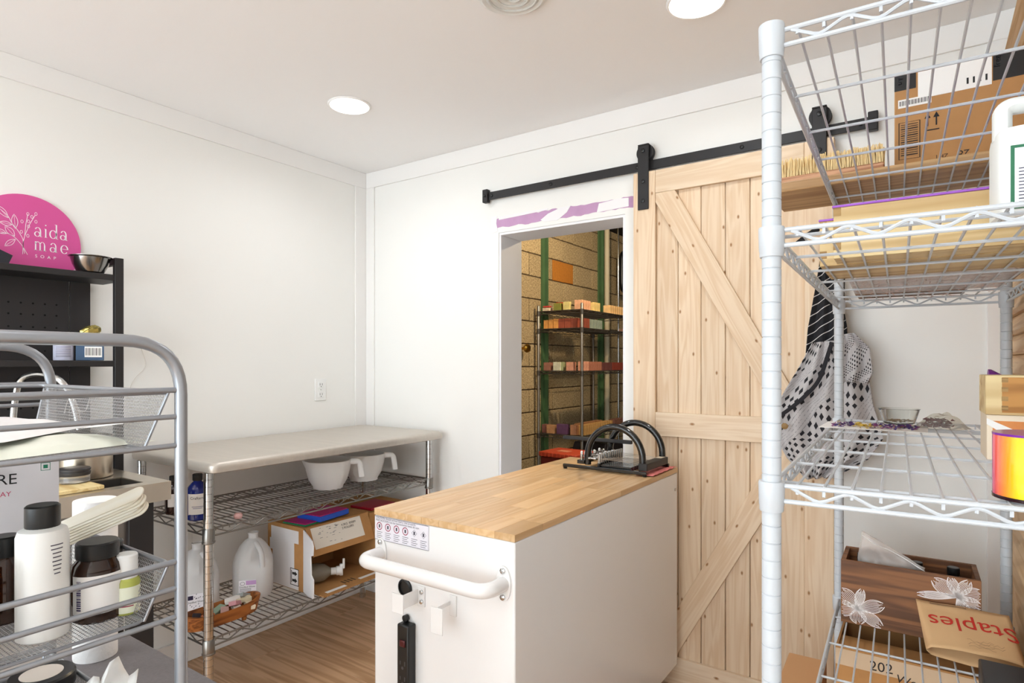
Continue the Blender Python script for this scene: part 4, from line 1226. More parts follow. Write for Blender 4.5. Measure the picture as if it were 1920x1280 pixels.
# ---------------------------------------------------------------- white wire rack on the right
rk = thing('white_wire_rack', 'white coated five tier wire shelving rack by the barn door', 'rack', (-.178, .893, 0), R(2.0))
RW, RL = .387, 1.137
PLASW = mat('white_pole', '#c4c8cd', .4)
q0 = None
for (x, y) in ((0, 0), (RW, 0), (RW, RL), (0, RL)):
    if q0 is None: q0 = pole_mesh(1.735, .0127, .0235, 20).build('pole', PLASW, rk); q0.location = (x, y, .02)
    else: link_copy(q0, rk, (x, y, .02))
    M().lathe([(.016, 0), (.019, .003), (.019, .010), (.009, .018), (.009, .03)], 16, c=(x, y, 0)).build('foot', BLACKP, rk)
COLW = [(.0150, -.036), (.0158, -.034), (.0158, -.028), (.0164, -.027), (.0172, .002), (.0165, .005), (.013, .0055)]
COLT = [(.0150, -.036), (.0158, -.034), (.0158, -.028), (.0164, -.027), (.0172, .006), (.0165, .010), (.001, .0105)]
SH = [1.755, 1.482, 1.133, .607, .14]
for i, z in enumerate(SH):
    wire_shelf(rk, RW, RL, z, 'y', .032, 5, WHITEM, H=.021, r=.0021, Rr=.0033, zig=.032, collar=COLT if i == 0 else COLW, fr=[.04, .23, .42, .61, .80, .98])
TOP = .0042          # items stand this far above a shelf's rail line
def rackpt(x, y): return x, y

# top shelf: plank, brush, shipping box
OLDW = wood('olive_wood', '#c9a271', '#946a3e', 'x', .6, tone=.03, contrast=(.25, .95))
z = SH[0] + TOP
pk = M().box(-.362, .165, 1.752, 1.99, 0, .026).build('wooden_board', OLDW, None, bev=.003)
pk.location = (0, 0, z); tag(pk, 'thick brown wooden board lying across the top wire shelf', 'board')
br = thing('scrub_brush', 'large wooden brush with yellow bristles upward on the top wire shelf', 'brush', (-.375, 1.765, z + .0265))
M().box(0, .285, 0, .062, 0, .016).build('brush_block', wood('reddish_block', '#cf9c76', '#a8704c', 'x', 1, tone=.02), br, bev=.003)
q = M(); rr = random.Random(6)
for i in range(73):
    for j_ in range(12):
        x, y = .004 + i * .00385 + rr.uniform(-.001, .001), .003 + j_ * .0053 + rr.uniform(-.001, .001)
        q.tube([(x, y, .016), (x + rr.uniform(-.005, .005), y + rr.uniform(-.008, .004), .016 + .044 + rr.uniform(-.006, .006))], [.0017, .0014], 4)
bb_ = q.build('bristles', mat('straw_bristle', '#efd29a', .8, var=.15, vscale=60), br, smooth=False); bb_['kind'] = 'stuff'
sx = thing('shipping_box', 'cardboard shipping box with black tape corners and white label on the top wire shelf', 'box', (-.071, 1.835, z + .0265))
bw, bd, bh = .262, .15, .247
M().box(0, bw, 0, bd, 0, bh).build('box_body', mat('cardboard_dark', '#b58656', .85, var=.06, vscale=20), sx, bev=.002)
M().box(-.002, bw + .002, -.003, bd, -.001, .010).build('plastic_wrap', mat('dark_film', '#2b3034', .25), sx)
TBK = mat('tape_black', '#1f1d1e', .4)
M().box(.0, .046, -.0008, 0, .208, bh).build('black_tape', TBK, sx)
M().box(.198, bw, -.0008, 0, .185, bh).build('black_tape', TBK, sx)
sl = M().box(.050, .196, -.0010, 0, .178, bh - .002).build('shipping_label', PAPER, sx)
O, U, V = (0, -.0012, 0), (1, 0, 0), (0, 0, 1)
q = M()
for k in range(30):
    q.ribbon([(.012 + k * .0022, .168), (.012 + k * .0022, .180)], .0008 + .0008 * ((k * 5) % 3 == 0), O, U, V)
q.build('barcode_print', PRINTK, sx, smooth=False)
q = M()
for k in range(4): q.ribbon([(.15 + k * .012, .19), (.15 + k * .012, .205)], .004, O, U, V)
q.build('label_print', PRINTK, sx, smooth=False)
q = M()
q.ribbon([(.01, .032), (.054, .032), (.054, .125), (.01, .125)], .002, O, U, V, closed=True)
for k in range(15): q.ribbon([(.014, .042 + k * .0055), (.050, .042 + k * .0055)], .0016 + .001 * (k % 3 == 0), O, U, V)
q.build('box_print', PRINTK, sx, smooth=False)
q = M()
for xx in (.07, .088):
    q.ribbon([(xx, .105), (xx, .125)], .003, O, U, V); q.ribbon([(xx, .125), (xx, .138)], [.013, .0005], O, U, V)
q.ribbon([(.064, .095), (.094, .095)], .0025, O, U, V)
q.build('arrow_print', PRINTK, sx, smooth=False)
M().box(.008, .078, -.0009, 0, .163, .184).build('barcode_strip', PAPER, sx)
txt('28', .026, (.155, -.001, .032), (-1, 0, 0), (0, 0, -1), PRINTK, 'box_text', sx, lift=-.0004)
txt('ZHT', .014, (.112, -.001, .030), (-1, 0, 0), (0, 0, -1), PRINTK, 'box_text', sx, lift=-.0004)
txt('free', .018, (.212, -.0012, .215), (0, 0, 1), (-1, 0, 0), PRINTW, 'box_text', sx, lift=-.0004)
txt('try', .016, (.016, -.0012, .222), (0, 0, 1), (-1, 0, 0), PRINTW, 'box_text', sx, lift=-.0004)

# second shelf: wooden soap moulds with violet liners, jug, bag of shreds
MOLD = wood('mould_pine', '#e3cb98', '#b78e54', 'x', .5, tone=.04, contrast=(.35, .95))
VIO = mat('violet_silicone', '#a25cc8', .5)
z = SH[1] + TOP
def mould(x, y, L_, D_, H_, label):
    t = thing('soap_mould', label, 'mould', (x, y, z), R(1.5))
    w = .012
    f_ = M().box(0, L_, 0, w, 0, H_).build('side_board', MOLD, t, bev=.001)
    M().box(0, L_, D_ - w, D_, 0, H_).build('side_board', MOLD, t, bev=.001)
    for a in (0, L_ - w): M().box(a, a + w, w, D_ - w, 0, H_).build('end_board', MOLD, t, bev=.001)
    M().box(w, L_ - w, w, D_ - w, 0, .008).build('base_board', MOLD, t)
    q = M()
    n = 6
    for k in range(n):
        if k % 2: q.box(-.0004, w, -.0004, 0, H_ * k / n, H_ * (k + 1) / n)
    q.build('finger_joints', wood('mould_endgrain', '#b08a50', '#8f6b38', 'x', 2), t)
    M().box(-.002, L_ + .002, -.002, .010, H_, H_ + .004).box(-.002, L_ + .002, D_ - .010, D_ + .002, H_, H_ + .004).box(-.002, .010, .010, D_ - .010, H_, H_ + .004).box(L_ - .010, L_ + .002, .010, D_ - .010, H_, H_ + .004).build('liner_rim', VIO, t, bev=.001)
    M().box(w, L_ - w, w, w + .002, .01, H_).box(w, L_ - w, D_ - w - .002, D_ - w, .01, H_).box(w, L_ - w, w + .002, D_ - w - .002, .0085, .0105).build('liner', VIO, t)
    return t
mould(-.139, 1.215, .335, .072, .090, 'wooden soap mould with violet liner, the front one of two')
mould(-.172, 1.30, .345, .215, .086, 'wide wooden soap mould with violet liner behind a narrow one')
jg = thing('white_jug', 'white handled jug with green framed label on the second wire shelf', 'jug', (.071, 1.03, z), R(6))
PW = mat('hdpe_white', '#eef0ee', .4)
m = M(); n = 40; W_, D_ = .066, .045
for k_, zz in ((.94, 0), (1, .004), (1, .105), (.98, .113)):
    for k in range(n):
        a = 2 * PI * k / n; ca, sa = math.cos(a), math.sin(a)
        m.v.append((W_ + W_ * k_ * math.copysign(abs(ca) ** .4, ca), D_ * k_ * math.copysign(abs(sa) ** .4, sa), zz))
for i in range(3):
    for k in range(n): m.f.append((i * n + k, i * n + (k + 1) % n, (i + 1) * n + (k + 1) % n, (i + 1) * n + k))
m.f += [tuple(reversed(range(n))), tuple(range(3 * n, 4 * n))]
m.build('jug_body', PW, jg)
M().tube(fillet([(.010, 0, .108), (.010, 0, .147), (.018, 0, .152), (.115, 0, .152)], .012, 4) + [Vector((.122, 0, .108))], .0105, 12, flat=1.6).build('handle', PW, jg)
M().lathe([(.018, .108), (.018, .142), (.021, .143), (.021, .168)], 20, c=(.10, 0, 0)).build('neck', PW, jg)
M().box(.010, .122, -.0462, -.0452, .008, .088).build('label_frame', mat('label_green', '#2f7050', .45), jg, bev=.002)
lb = M().box(.014, .118, -.0466, -.0462, .012, .084).build('label_field', mat('label_white', '#eceef4', .45), jg)
q = M(); O2 = (.016, -.0468, .012)
for k in range(11): q.ribbon([(.002, .004 + k * .0042), (.075 - (k * 13 % 5) * .006, .004 + k * .0042)], .0012, O2, (1, 0, 0), (0, 0, 1))
q.ribbon([(.023 + .004 * math.cos(a), .062 + .004 * math.sin(a)) for a in [2 * PI * k / 16 for k in range(16)]], .004, O2, (1, 0, 0), (0, 0, 1), closed=True)
q.build('label_print', mat('navy_print', '#2b2440', .6), lb, smooth=False)
sh = pouch('shred_bag', 'clear bag of pinkish paper shreds at the back of the second wire shelf', .0, 1.725, z, .05, .31, .33, .06, clear_film('bag_pink', '#efe6e2', .55), 21)
q = M(); rr = random.Random(8)
for k in range(900):
    x, y = rr.uniform(-.13, .13), rr.uniform(-.145, .145)
    a = rr.uniform(0, 6.28); L_ = rr.uniform(.015, .035)
    zz = .003 + rr.random() * .032 * (1 - abs(x / .15) ** 2)
    q.ribbon([(x, y), (x + L_ * .5 * math.cos(a), y + L_ * .5 * math.sin(a)), (x + L_ * math.cos(a + .8), y + L_ * math.sin(a + .8))], .0022, (0, 0, zz), (1, 0, 0), (0, rr.uniform(.7, 1), rr.uniform(-.2, .2)))
s_ = q.build('shreds', mat('pink_shreds', '#c9a79c', .8), sh, smooth=False); s_['kind'] = 'stuff'
bd_ = M().box(-.165, .08, 1.905, 2.02, 0, .012).build('thin_board', wood('brown_panel', '#8f6a4c', '#6b4a30', 'x', 1), None, bev=.002)
bd_.location = (0, 0, z); tag(bd_, 'flat brown board behind the bag of shreds on the second wire shelf', 'board')

# third shelf: paper with petals, glass bowl, petal bag, box, cartons, rainbow jar
z = SH[2] + TOP
pp = M().box(-.23, .0, 1.72, 1.90, 0, .001).build('paper_sheet', PAPER, None); pp.location = (0, 0, z); tag(pp, 'white paper sheet spread with dried petals on the wire shelf', 'paper')
q = M(); rr = random.Random(11)
sets = {'violet': ('#5b3f7e', []), 'plum': ('#8a4a7a', []), 'gold': ('#d6b24a', [])}
mm3 = [M(), M(), M()]
for k in range(260):
    x, y = rr.uniform(-.21, -.02), 1.81 + rr.gauss(0, .035)
    y = min(max(y, 1.73), 1.89); a = rr.uniform(0, 6.28); s = rr.uniform(.004, .009)
    c_ = 2 if (abs(x + .14) < .02 or rr.random() < .05) else rr.choice((0, 0, 1))
    P = [(x + s * math.cos(a), y + s * math.sin(a), rr.uniform(.002, .007)), (x + s * .5 * math.cos(a + 1.6), y + s * .5 * math.sin(a + 1.6), rr.uniform(.001, .006)), (x - s * math.cos(a), y - s * math.sin(a), rr.uniform(.0012, .005)), (x + s * .5 * math.cos(a - 1.6), y + s * .5 * math.sin(a - 1.6), rr.uniform(.001, .006))]
    mm3[c_].add(P, [(0, 1, 2, 3)])
for (nm, c_), m_ in zip((('violet', '#4d3a74'), ('plum', '#8a4a7a'), ('gold', '#d6b24a')), mm3):
    o = m_.build('dried_petals', mat('petal_' + nm, c_, .8), None, smooth=False); o.location = (0, 0, z); o['kind'] = 'stuff'
    tag(o, nm + ' dried petals scattered over the white paper', 'petals')
gl = thing('glass_bowl', 'small clear glass bowl with dried petals on the wire shelf', 'bowl', (-.064, 1.925, z))
M().lathe([(.001, 0), (.030, 0), (.036, .004), (.047, .040), (.049, .042), (.047, .0425), (.044, .040), (.034, .007), (.001, .005)], 36).build('bowl_glass', mat('clear_glass', '#f4f6f4', .03, trans=1, ior=1.45), gl)
q = M(); rr = random.Random(12)
for k in range(120):
    a, r_ = rr.uniform(0, 6.28), .033 * math.sqrt(rr.random()); x, y = r_ * math.cos(a), r_ * math.sin(a); s = .005
    b_ = rr.uniform(0, 6.28); zz = rr.uniform(.007, .012)
    q.add([(x + s * math.cos(b_), y + s * math.sin(b_), zz), (x + s * math.cos(b_ + 2), y + s * math.sin(b_ + 2), zz + .001), (x + s * math.cos(b_ + 4), y + s * math.sin(b_ + 4), zz + .002)], [(0, 1, 2)])
s_ = q.build('petals_inside', mat('petal_tan', '#a5824e', .8), gl, smooth=False); s_['kind'] = 'stuff'
pb = pouch('petal_bag', 'clear bag of dark dried flowers beside the glass bowl', .028, 1.86, z + .001, R(-25), .10, .075, .036, clear_film('bag_clear', '#f1eee8', .14), 31)
q = M(); rr = random.Random(13)
for k in range(150):
    x, y = rr.uniform(-.04, .02), rr.uniform(-.026, .026); s = rr.uniform(.004, .008); b_ = rr.uniform(0, 6.28); zz = .002 + rr.random() * .02
    q.add([(x + s * math.cos(b_), y + s * math.sin(b_), zz), (x + s * math.cos(b_ + 2), y + s * math.sin(b_ + 2), zz + .004), (x + s * math.cos(b_ + 4), y + s * math.sin(b_ + 4), zz - .001)], [(0, 1, 2)])
s_ = q.build('flowers_inside', mat('petal_maroon', '#6a3038', .8), pb, smooth=False); s_['kind'] = 'stuff'
ca_ = thing('printed_carton', 'printed orange and cream carton under the small wooden box', 'box', (.082, 1.305, z), R(1.5))
M().box(0, .12, 0, .10, 0, .076).build('box_body', mat('carton_cream', '#ecdcc4', .5), ca_, bev=.001)
M().box(.008, .118, -.0006, 0, .006, .066).build('orange_print', mat('carton_orange', '#d98a4a', .5, var=.25, vscale=14), ca_)
M().plate([(.0, .07), (.05, .045), (.05, .0), (.036, 0), (.036, .035), (0, .06)], (.0, -.0008, 0), (1, 0, 0), (0, 0, 1), -.0004).build('white_print', PRINTW, ca_, smooth=False)
M().box(.062, .12, -.0009, 0, .004, .034).build('brown_print', mat('carton_brown', '#8a3a22', .5), ca_)
txt('LO', .018, (.068, -.001, .014), (1, 0, 0), (0, 0, 1), PRINTW, 'carton_text', ca_)
wbx = thing('wooden_box', 'small finger-jointed wooden box on the printed carton', 'box', (.080, 1.30, z + .0765), R(1.5))
M().box(0, .14, 0, .012, 0, .066).box(0, .14, .088, .10, 0, .066).box(0, .012, .012, .088, 0, .066).box(.128, .14, .012, .088, 0, .066).box(.012, .128, .012, .088, 0, .008).build('box_body', MOLD, wbx, bev=.001)
M().box(.022, .138, -.0008, .0, .004, .063).build('front_panel', wood('amber_panel', '#c98f48', '#a66e2e', 'x', 1), wbx)
q = M()
for k in range(4): q.box(.0215, .030, -.0012, 0, .008 + k * .0155, .0155 + k * .0155)
q.build('finger_joints', wood('mould_endgrain', '#b08a50', '#8f6b38', 'x', 2), wbx)
fn = thing('funnel', 'purple plastic funnel lying behind the small wooden box', 'funnel', (.105, 1.52, z), R(-75))
M().lathe([(.032, 0), (.034, 0), (.034, .004), (.009, .045), (.006, .075), (.005, .075), (.008, .045), (.030, .005)], 28, c=(0, 0, .035), m=Matrix.Rotation(R(90), 4, 'X')).build('cone', mat('purple_plastic', '#7a2c8e', .4), fn)
M().box(-.02, .02, -.03, .01, 0, .002).build('support_tab', mat('purple_plastic', '#7a2c8e', .4), fn)
fn.location = (.092, 1.44, z + .085); fn.rotation_euler = (0, R(-20), R(90))
hb = M().box(0, .07, .0, .07, 0, .0845).build('small_carton', mat('kraft_small', '#c9a06c', .8), None); hb.location = (.085, 1.408, z); tag(hb, 'small brown carton behind the printed carton', 'box')
rj = thing('rainbow_jar', 'glossy rainbow striped candle jar on the wire shelf edge', 'jar', (.112, .952, z), face(.112, .952))
def rainbow():
    m, t, b = nt('rainbow_gloss')
    N, L = t.nodes.new, t.links.new
    tc = N('ShaderNodeTexCoord'); sx_ = N('ShaderNodeSeparateXYZ'); L(tc.outputs['Object'], sx_.inputs[0])
    mr = N('ShaderNodeMapRange'); mr.inputs['From Min'].default_value = -.047; mr.inputs['From Max'].default_value = .047
    L(sx_.outputs['X'], mr.inputs['Value'])
    rp = N('ShaderNodeValToRGB'); cr = rp.color_ramp
    stops = [(0, '#d8409a'), (.05, '#ee5a5a'), (.15, '#f5902a'), (.28, '#f2d41e'), (.42, '#9ecb1c'), (.62, '#2fa868'), (.82, '#2a6fc0'), (1, '#6a3aa8')]
    cr.elements[0].position = 0; cr.elements[0].color = srgb(stops[0][1]); cr.elements[1].position = 1; cr.elements[1].color = srgb(stops[-1][1])
    for p, c_ in stops[1:-1]:
        e = cr.elements.new(p); e.color = srgb(c_)
    L(mr.outputs[0], rp.inputs[0]); L(rp.outputs[0], b.inputs['Base Color'])
    b.inputs['Roughness'].default_value = .12; b.inputs['Coat Weight'].default_value = .6
    return m
M().lathe([(.043, .0), (.047, .003), (.047, .076), (.0455, .078), (.0455, .065), (.001, .063)], 44).build('jar_body', rainbow(), rj)
M().lathe([(.044, 0), (.0475, .001), (.0475, .005)], 44).build('base_ring', mat('dark_glass', '#2a1218', .1), rj)
M().lathe([(.0455, .0765), (.0472, .0765), (.0472, .0792), (.0455, .0792)], 44).build('rim', mat('purple_gloss', '#7a2a9a', .15), rj)
sc = thing('scraper', 'dark teal curved scraper leaning behind the rainbow jar', 'scraper', (.125, 1.10, z), R(5))
M().tube(fillet([(0, 0, 0.004), (-.012, 0, .05), (.02, 0, .095), (.06, 0, .10)], .04, 6), .012, 12, flat=.5).build('blade', mat('teal_dark', '#123338', .3), sc)
M().box(-.01, .03, -.008, .008, 0, .006).build('heel', mat('teal_dark', '#123338', .3), sc)

# fourth shelf: flower crate with bottles, paper bag
z = SH[3] + TOP
CRW = wood('walnut_crate', '#8a5a34', '#5c371c', 'x', .8, tone=.03)
cr_ = thing('flower_crate', 'brown wooden crate with white line flowers on the wire shelf', 'crate', (-.192, 1.835, z), R(1.0))
cw, cd, chh = .298, .148, .165; t_ = .011
fr_ = M().box(0, cw, 0, t_, 0, chh).build('front_board', CRW, cr_, bev=.001)
M().box(0, cw, cd - t_, cd, 0, chh).build('back_board', CRW, cr_, bev=.001)
for a in (0, cw - t_): M().box(a, a + t_, t_, cd - t_, 0, chh).build('end_board', CRW, cr_, bev=.001)
M().box(t_, cw - t_, t_, cd - t_, 0, .008).build('base_board', CRW, cr_)
q = M(); O = (0, -.0006, 0); U, V = (1, 0, 0), (0, 0, 1)
def petal(cx, cy, ang, L_, w):
    d = Vector((math.cos(ang), math.sin(ang))); nrm = Vector((-d.y, d.x))
    def pt(s, k): return Vector((cx, cy)) + d * (L_ * s) + nrm * (w * k * math.sin(PI * min(1, s * .94 + .03)) ** .8 * (.6 + .6 * s))
    for k in [-1, -.8, -.6, -.4, -.2, 0, .2, .4, .6, .8, 1]:
        e = .98 if abs(k) == 1 else .86 + .08 * math.sin(k * 9)
        P = [pt(e * i / 10, k) for i in range(11)]
        P = [p for p in P if .001 < p.x < cw - .001 and .001 < p.y < chh - .001]
        if len(P) > 1: q.ribbon([tuple(p) for p in P], .0017 if abs(k) == 1 else .0011, O, U, V)
for a, L_, w in ((.35, .066, .018), (1.35, .056, .012), (2.3, .060, .022), (3.3, .05, .022), (-.55, .068, .016), (-1.45, .04, .02)): petal(.037, .042, a, L_, w)
q.build('flower_print', mat('flower_white', '#eee6e4', .6), fr_, smooth=False)
q = M()
for a, L_, w in ((2.55, .062, .018), (1.9, .05, .012), (1.1, .05, .014), (.35, .055, .018), (-.35, .05, .014), (3.25, .085, .010), (-1.2, .06, .016)): petal(.252, .118, a, L_, w)
q.build('flower_print', mat('flower_white', '#eee6e4', .6), fr_, smooth=False)
for i, (dx, dy, r_, h_, rz) in enumerate(((.045, .075, .022, .150, 0), (.168, .072, .022, .150, 0), (.245, .066, .026, .152, 0))):
    bottle('bottle', ['dark bottle with black cap under the clear bag in the flower crate', 'dark bottle with black cap in the middle of the flower crate', 'wide dark bottle with black cap at the end of the flower crate'][i], 'bottle', -.192 + dx, 1.835 + dy, z + .0085,
           [(r_ * .9, 0), (r_, .003), (r_, h_ * .8), (r_ * .9, h_ * .88), (r_ * .5, h_ * .95)], mat('very_dark_amber', '#1c0f0a', .12, coat=.3), [(.0125, h_ * .93), (.0135, h_ * .94), (.0135, h_ * 1.07), (.012, h_ * 1.08)], BLACKP)
zb = thing('zip_bag', 'clear zip bag standing out of the flower crate', 'bag', (-.165, 1.862, z + .06), R(-12))
zf = sheet(16, 16, lambda u, v: (.135 * u + .02 * v, .035 * u + .016 * noise.noise((u * 4, v * 4, 2)), .03 + .155 * v - .075 * u * v)).build('bag_film', clear_film('bag_zip', '#f4efec', .28), zb, solid=.0008)
M().tube([(.02 + .135 * i / 16, .035 * i / 16 + .016 * noise.noise((i / 4, 3.7, 2)), .172 - .07 * i / 16) for i in range(17)], .0013, 6).build('zip_strip', clear_film('zip_strip', '#ffffff', .6), zb)
pbg = thing('paper_bag', 'folded tan paper bag with red lettering before the flower crate', 'paper bag', (-.003, 1.70, z), R(1))
BAGM = mat('kraft_paper', '#d6ae80', .8, var=.05, vscale=8, bump=.15, bscale=14)
A_, B_ = Vector((0, .005, .025)), Vector((-.02, .122, .100))
def bagpt(u, v, k):
    p = A_.lerp(B_, v) + Vector((.182 * u, .01 * u, -.004 * u))
    nrm = Vector((0, -.54, .84))
    return p + nrm * (k * (.022 * math.sin(PI * min(1, max(0, u))) ** .3 * (1 - v) + .001) + .004 * noise.noise((u * 3, v * 3, 7 + k)))
for nm, k in (('bag_front', 1), ('bag_back', -1)):
    sheet(20, 12, lambda u, v: bagpt(u, v, k)).build(nm, BAGM, pbg, solid=.0008)
def bo(u, v): return bagpt(u, v, 1) + Vector((0, -.54, .84)) * .004
vdir = (bo(.5, .2) - bo(.5, .7)).normalized()
udir = (bo(.1, .5) - bo(.9, .5)).normalized()
RED = mat('red_print', '#c8342a', .6)
def bag_text(body, size, u0, v0, stretch, mt, name):
    txt(body, 1, (0, 0, 0), (1, 0, 0), (0, 1, 0), mt, 'tmp_text', pbg)
    tmp = [c for c in pbg.children if c.name.startswith('tmp_text')][0]
    bpy.data.objects.remove(tmp)
    V_, F_ = _txt[(body, 'LEFT')]
    M().add([bagpt(u0 - p[0] * size * stretch / .182, v0 - p[1] * size / .139, 1) + Vector((0, -.54, .84)) * .0016 for p in V_], F_).build(name, mt, pbg, smooth=False)
bag_text('Staples', .058, 1.02, .70, 1.05, RED, 'bag_lettering')
q = M(); rr = random.Random(17)
for k in range(5):
    pts = [(i * .006, .004 * rr.uniform(-1, 1)) for i in range(9)]
    q.ribbon(pts, .0007, bo(.45 + .1 * (k % 2), .12 + .06 * k / 2) + Vector((0, -.54, .84)) * .0005, -udir, -vdir)
q.build('pencil_marks', mat('pencil', '#8a6a4c', .8), pbg, smooth=False)
sheet(12, 1, lambda u, v: bagpt(.15 + .4 * u, .955 + .025 * v, 1) + Vector((0, -.54, .84)) * .0012).build('small_print', mat('pencil', '#8a6a4c', .8), pbg)
db = M().box(.09, .205, 1.50, 1.66, 0, .05).build('dark_case', mat('dark_case', '#23282e', .4), None, bev=.004); db.location = (0, 0, z)
tag(db, 'dark flat case lying before the paper bag on the wire shelf', 'case')
# bottom shelf: open carton with handwriting, small kraft box
z = SH[4] + TOP
oc = thing('carton', 'open cardboard carton with handwriting on the lowest wire shelf', 'box', (-.196, 1.755, z))
w_, d_, h_ = .335, .25, .432
M().box(0, w_, 0, .005, 0, h_).build('panel', CARD, oc); M().box(0, w_, d_ - .005, d_, 0, h_).build('panel', CARD, oc)
for a in (0, w_ - .005): M().box(a, a + .005, .005, d_ - .005, 0, h_).build('panel', CARD, oc)
M().box(.005, w_ - .005, .005, d_ - .005, 0, .005).build('panel', CARD, oc)
M().box(.005, w_ - .005, .02, .10, h_ - .012, h_ - .008).build('flap', CARD, oc)
M().box(.0, w_, -.0008, 0, h_ - .045, h_ - .004).build('clear_tape', mat('tape_clear', '#cdb294', .25), oc)
HW = mat('marker_black', '#241c1a', .7)
txt('202', .034, (.075, -.0012, h_ - .040), (1, 0, .05), (0, 0, 1), HW, 'handwriting', oc)
txt('Wendridge Farm', .028, (.13, -.0012, h_ - .054), (1, 0, -.06), (.2, 0, 1), HW, 'handwriting', oc)
kb = M().box(-.05, .05, -.1, .1, 0, .44).build('kraft_box', mat('kraft_orange', '#c9986a', .85), None, bev=.002); kb.location = (-.288, 1.86, .0); kb.rotation_euler = (0, 0, R(2))
tag(kb, 'tall kraft box standing on the floor beside the white wire rack', 'box')

# ---------------------------------------------------------------- aprons on the wall hook
hkp = thing('wall_hook', 'black flat wall hook holding the aprons', 'hook', (-.235, YB, 1.80))
M().box(-.012, .012, -.004, 0, -.03, .03).box(-.008, .008, -.075, -.004, -.006, .0).box(-.008, .008, -.079, -.075, -.006, .018).build('hook_plate', BLACKM, hkp, bev=.001)
def stripes():
    m, t, b = nt('striped_black_cloth')
    N, L = t.nodes.new, t.links.new
    tc = N('ShaderNodeTexCoord'); mp = N('ShaderNodeMapping'); mp.inputs['Rotation'].default_value = (0, R(35), 0)
    L(tc.outputs['Object'], mp.inputs[0])
    wv = N('ShaderNodeTexWave'); wv.wave_type = 'BANDS'; wv.bands_direction = 'Z'; wv.inputs['Scale'].default_value = 13; wv.inputs['Distortion'].default_value = 1.2; wv.inputs['Detail'].default_value = 1
    L(mp.outputs[0], wv.inputs['Vector'])
    rp = N('ShaderNodeValToRGB'); rp.color_ramp.interpolation = 'CONSTANT'
    rp.color_ramp.elements[0].color = srgb('#1b1a1e'); rp.color_ramp.elements[1].position = .975; rp.color_ramp.elements[1].color = srgb('#d8d4d2')
    L(wv.outputs['Fac'], rp.inputs[0]); L(rp.outputs[0], b.inputs['Base Color']); b.inputs['Roughness'].default_value = .9
    return m
def dashes():
    m, t, b = nt('dash_print_cloth')
    N, L = t.nodes.new, t.links.new
    tc = N('ShaderNodeTexCoord'); mp = N('ShaderNodeMapping'); mp.inputs['Rotation'].default_value = (R(90), 0, R(0)); mp.inputs['Scale'].default_value = (1, 1, 1)
    L(tc.outputs['UV'], mp.inputs[0]); mp.inputs['Rotation'].default_value = (0, 0, R(38))
    bk = N('ShaderNodeTexChecker'); 
    s1 = N('ShaderNodeSeparateXYZ'); L(mp.outputs[0], s1.inputs[0])
    def m2(op, a, b_=None):
        n = N('ShaderNodeMath'); n.operation = op
        for i, q in enumerate((a, b_)):
            if q is None: continue
            if isinstance(q, (int, float)): n.inputs[i].default_value = q
            else: L(q, n.inputs[i])
        return n.outputs[0]
    u, v = m2('MULTIPLY', s1.outputs['X'], 26), m2('MULTIPLY', s1.outputs['Y'], 46)
    row_ = m2('FLOOR', v)
    sh_ = m2('MULTIPLY', m2('MODULO', row_, 2), .5)
    fu = m2('FRACT', m2('ADD', u, sh_)); fv = m2('FRACT', v)
    dash = m2('MULTIPLY', m2('LESS_THAN', fu, .42), m2('LESS_THAN', fv, .62))
    band = m2('LESS_THAN', m2('FRACT', m2('MULTIPLY', s1.outputs['Y'], 7)), .68)
    f_ = m2('MULTIPLY', dash, band)
    # thin lettering rows between the bands
    lines = m2('MULTIPLY', m2('SUBTRACT', 1, band), m2('LESS_THAN', m2('FRACT', m2('MULTIPLY', v, 2.0)), .22))
    ns = N('ShaderNodeTexNoise'); ns.inputs['Scale'].default_value = 150; L(mp.outputs[0], ns.inputs['Vector'])
    lines = m2('MULTIPLY', lines, m2('GREATER_THAN', ns.outputs['Fac'], .48))
    mx = N('ShaderNodeMix'); mx.data_type = 'RGBA'; L(f_, mx.inputs[0]); mx.inputs[6].default_value = srgb('#b9b4b4'); mx.inputs[7].default_value = srgb('#1f1d22')
    mx2 = N('ShaderNodeMix'); mx2.data_type = 'RGBA'; L(m2('MULTIPLY', lines, .6), mx2.inputs[0]); L(mx.outputs[2], mx2.inputs[6]); mx2.inputs[7].default_value = srgb('#6a6568')
    L(mx2.outputs[2], b.inputs['Base Color']); b.inputs['Roughness'].default_value = .9
    return m
def drape(rows, y0, amp, folds, seed, nu=44, nv=40, ybias=0):
    """cloth hung from rows of (z, left, right) with vertical folds gathering to the top"""
    def at(v):
        s = v * (len(rows) - 1); i = min(int(s), len(rows) - 2); f = s - i
        f = f * f * (3 - 2 * f) * .4 + f * .6
        return [rows[i][k] * (1 - f) + rows[i + 1][k] * f for k in range(len(rows[0]))]
    uv = []
    def fn(u, v):
        r = at(v)
        zl = r[0]; zr = r[3] if len(r) > 3 else r[0]
        x = r[1] + (r[2] - r[1]) * u
        a = amp * (.4 + .8 * v)
        y = y0 - a * (.5 + .5 * math.sin(folds * 2 * PI * u + seed + 2.2 * v)) - .3 * a * noise.noise((u * 5, v * 5, seed)) - ybias * v
        uv.append((u * .42, v * .5))
        return (x, y, zl + (zr - zl) * u)
    m = sheet(nu, nv, fn)
    return m, uv
def cloth(m, uv, name, mt, parent, th=.0022):
    o = m.build(name, mt, parent, solid=th)
    ul = o.data.uv_layers.new(name='UVMap')
    for lp2 in o.data.loops: ul.data[lp2.index].uv = uv[lp2.vertex_index]
    return o
ap1 = thing('apron', 'black apron with thin white stripes hanging on the wall hook', 'apron', (0, 0, 0))
m, uv = drape([(1.66, -.305, -.275), (1.56, -.32, -.245), (1.42, -.342, -.225), (1.30, -.352, -.222), (1.215, -.325, -.255)], 2.325, .022, 2.5, 1.0)
cloth(m, uv, 'apron_cloth', stripes(), ap1)
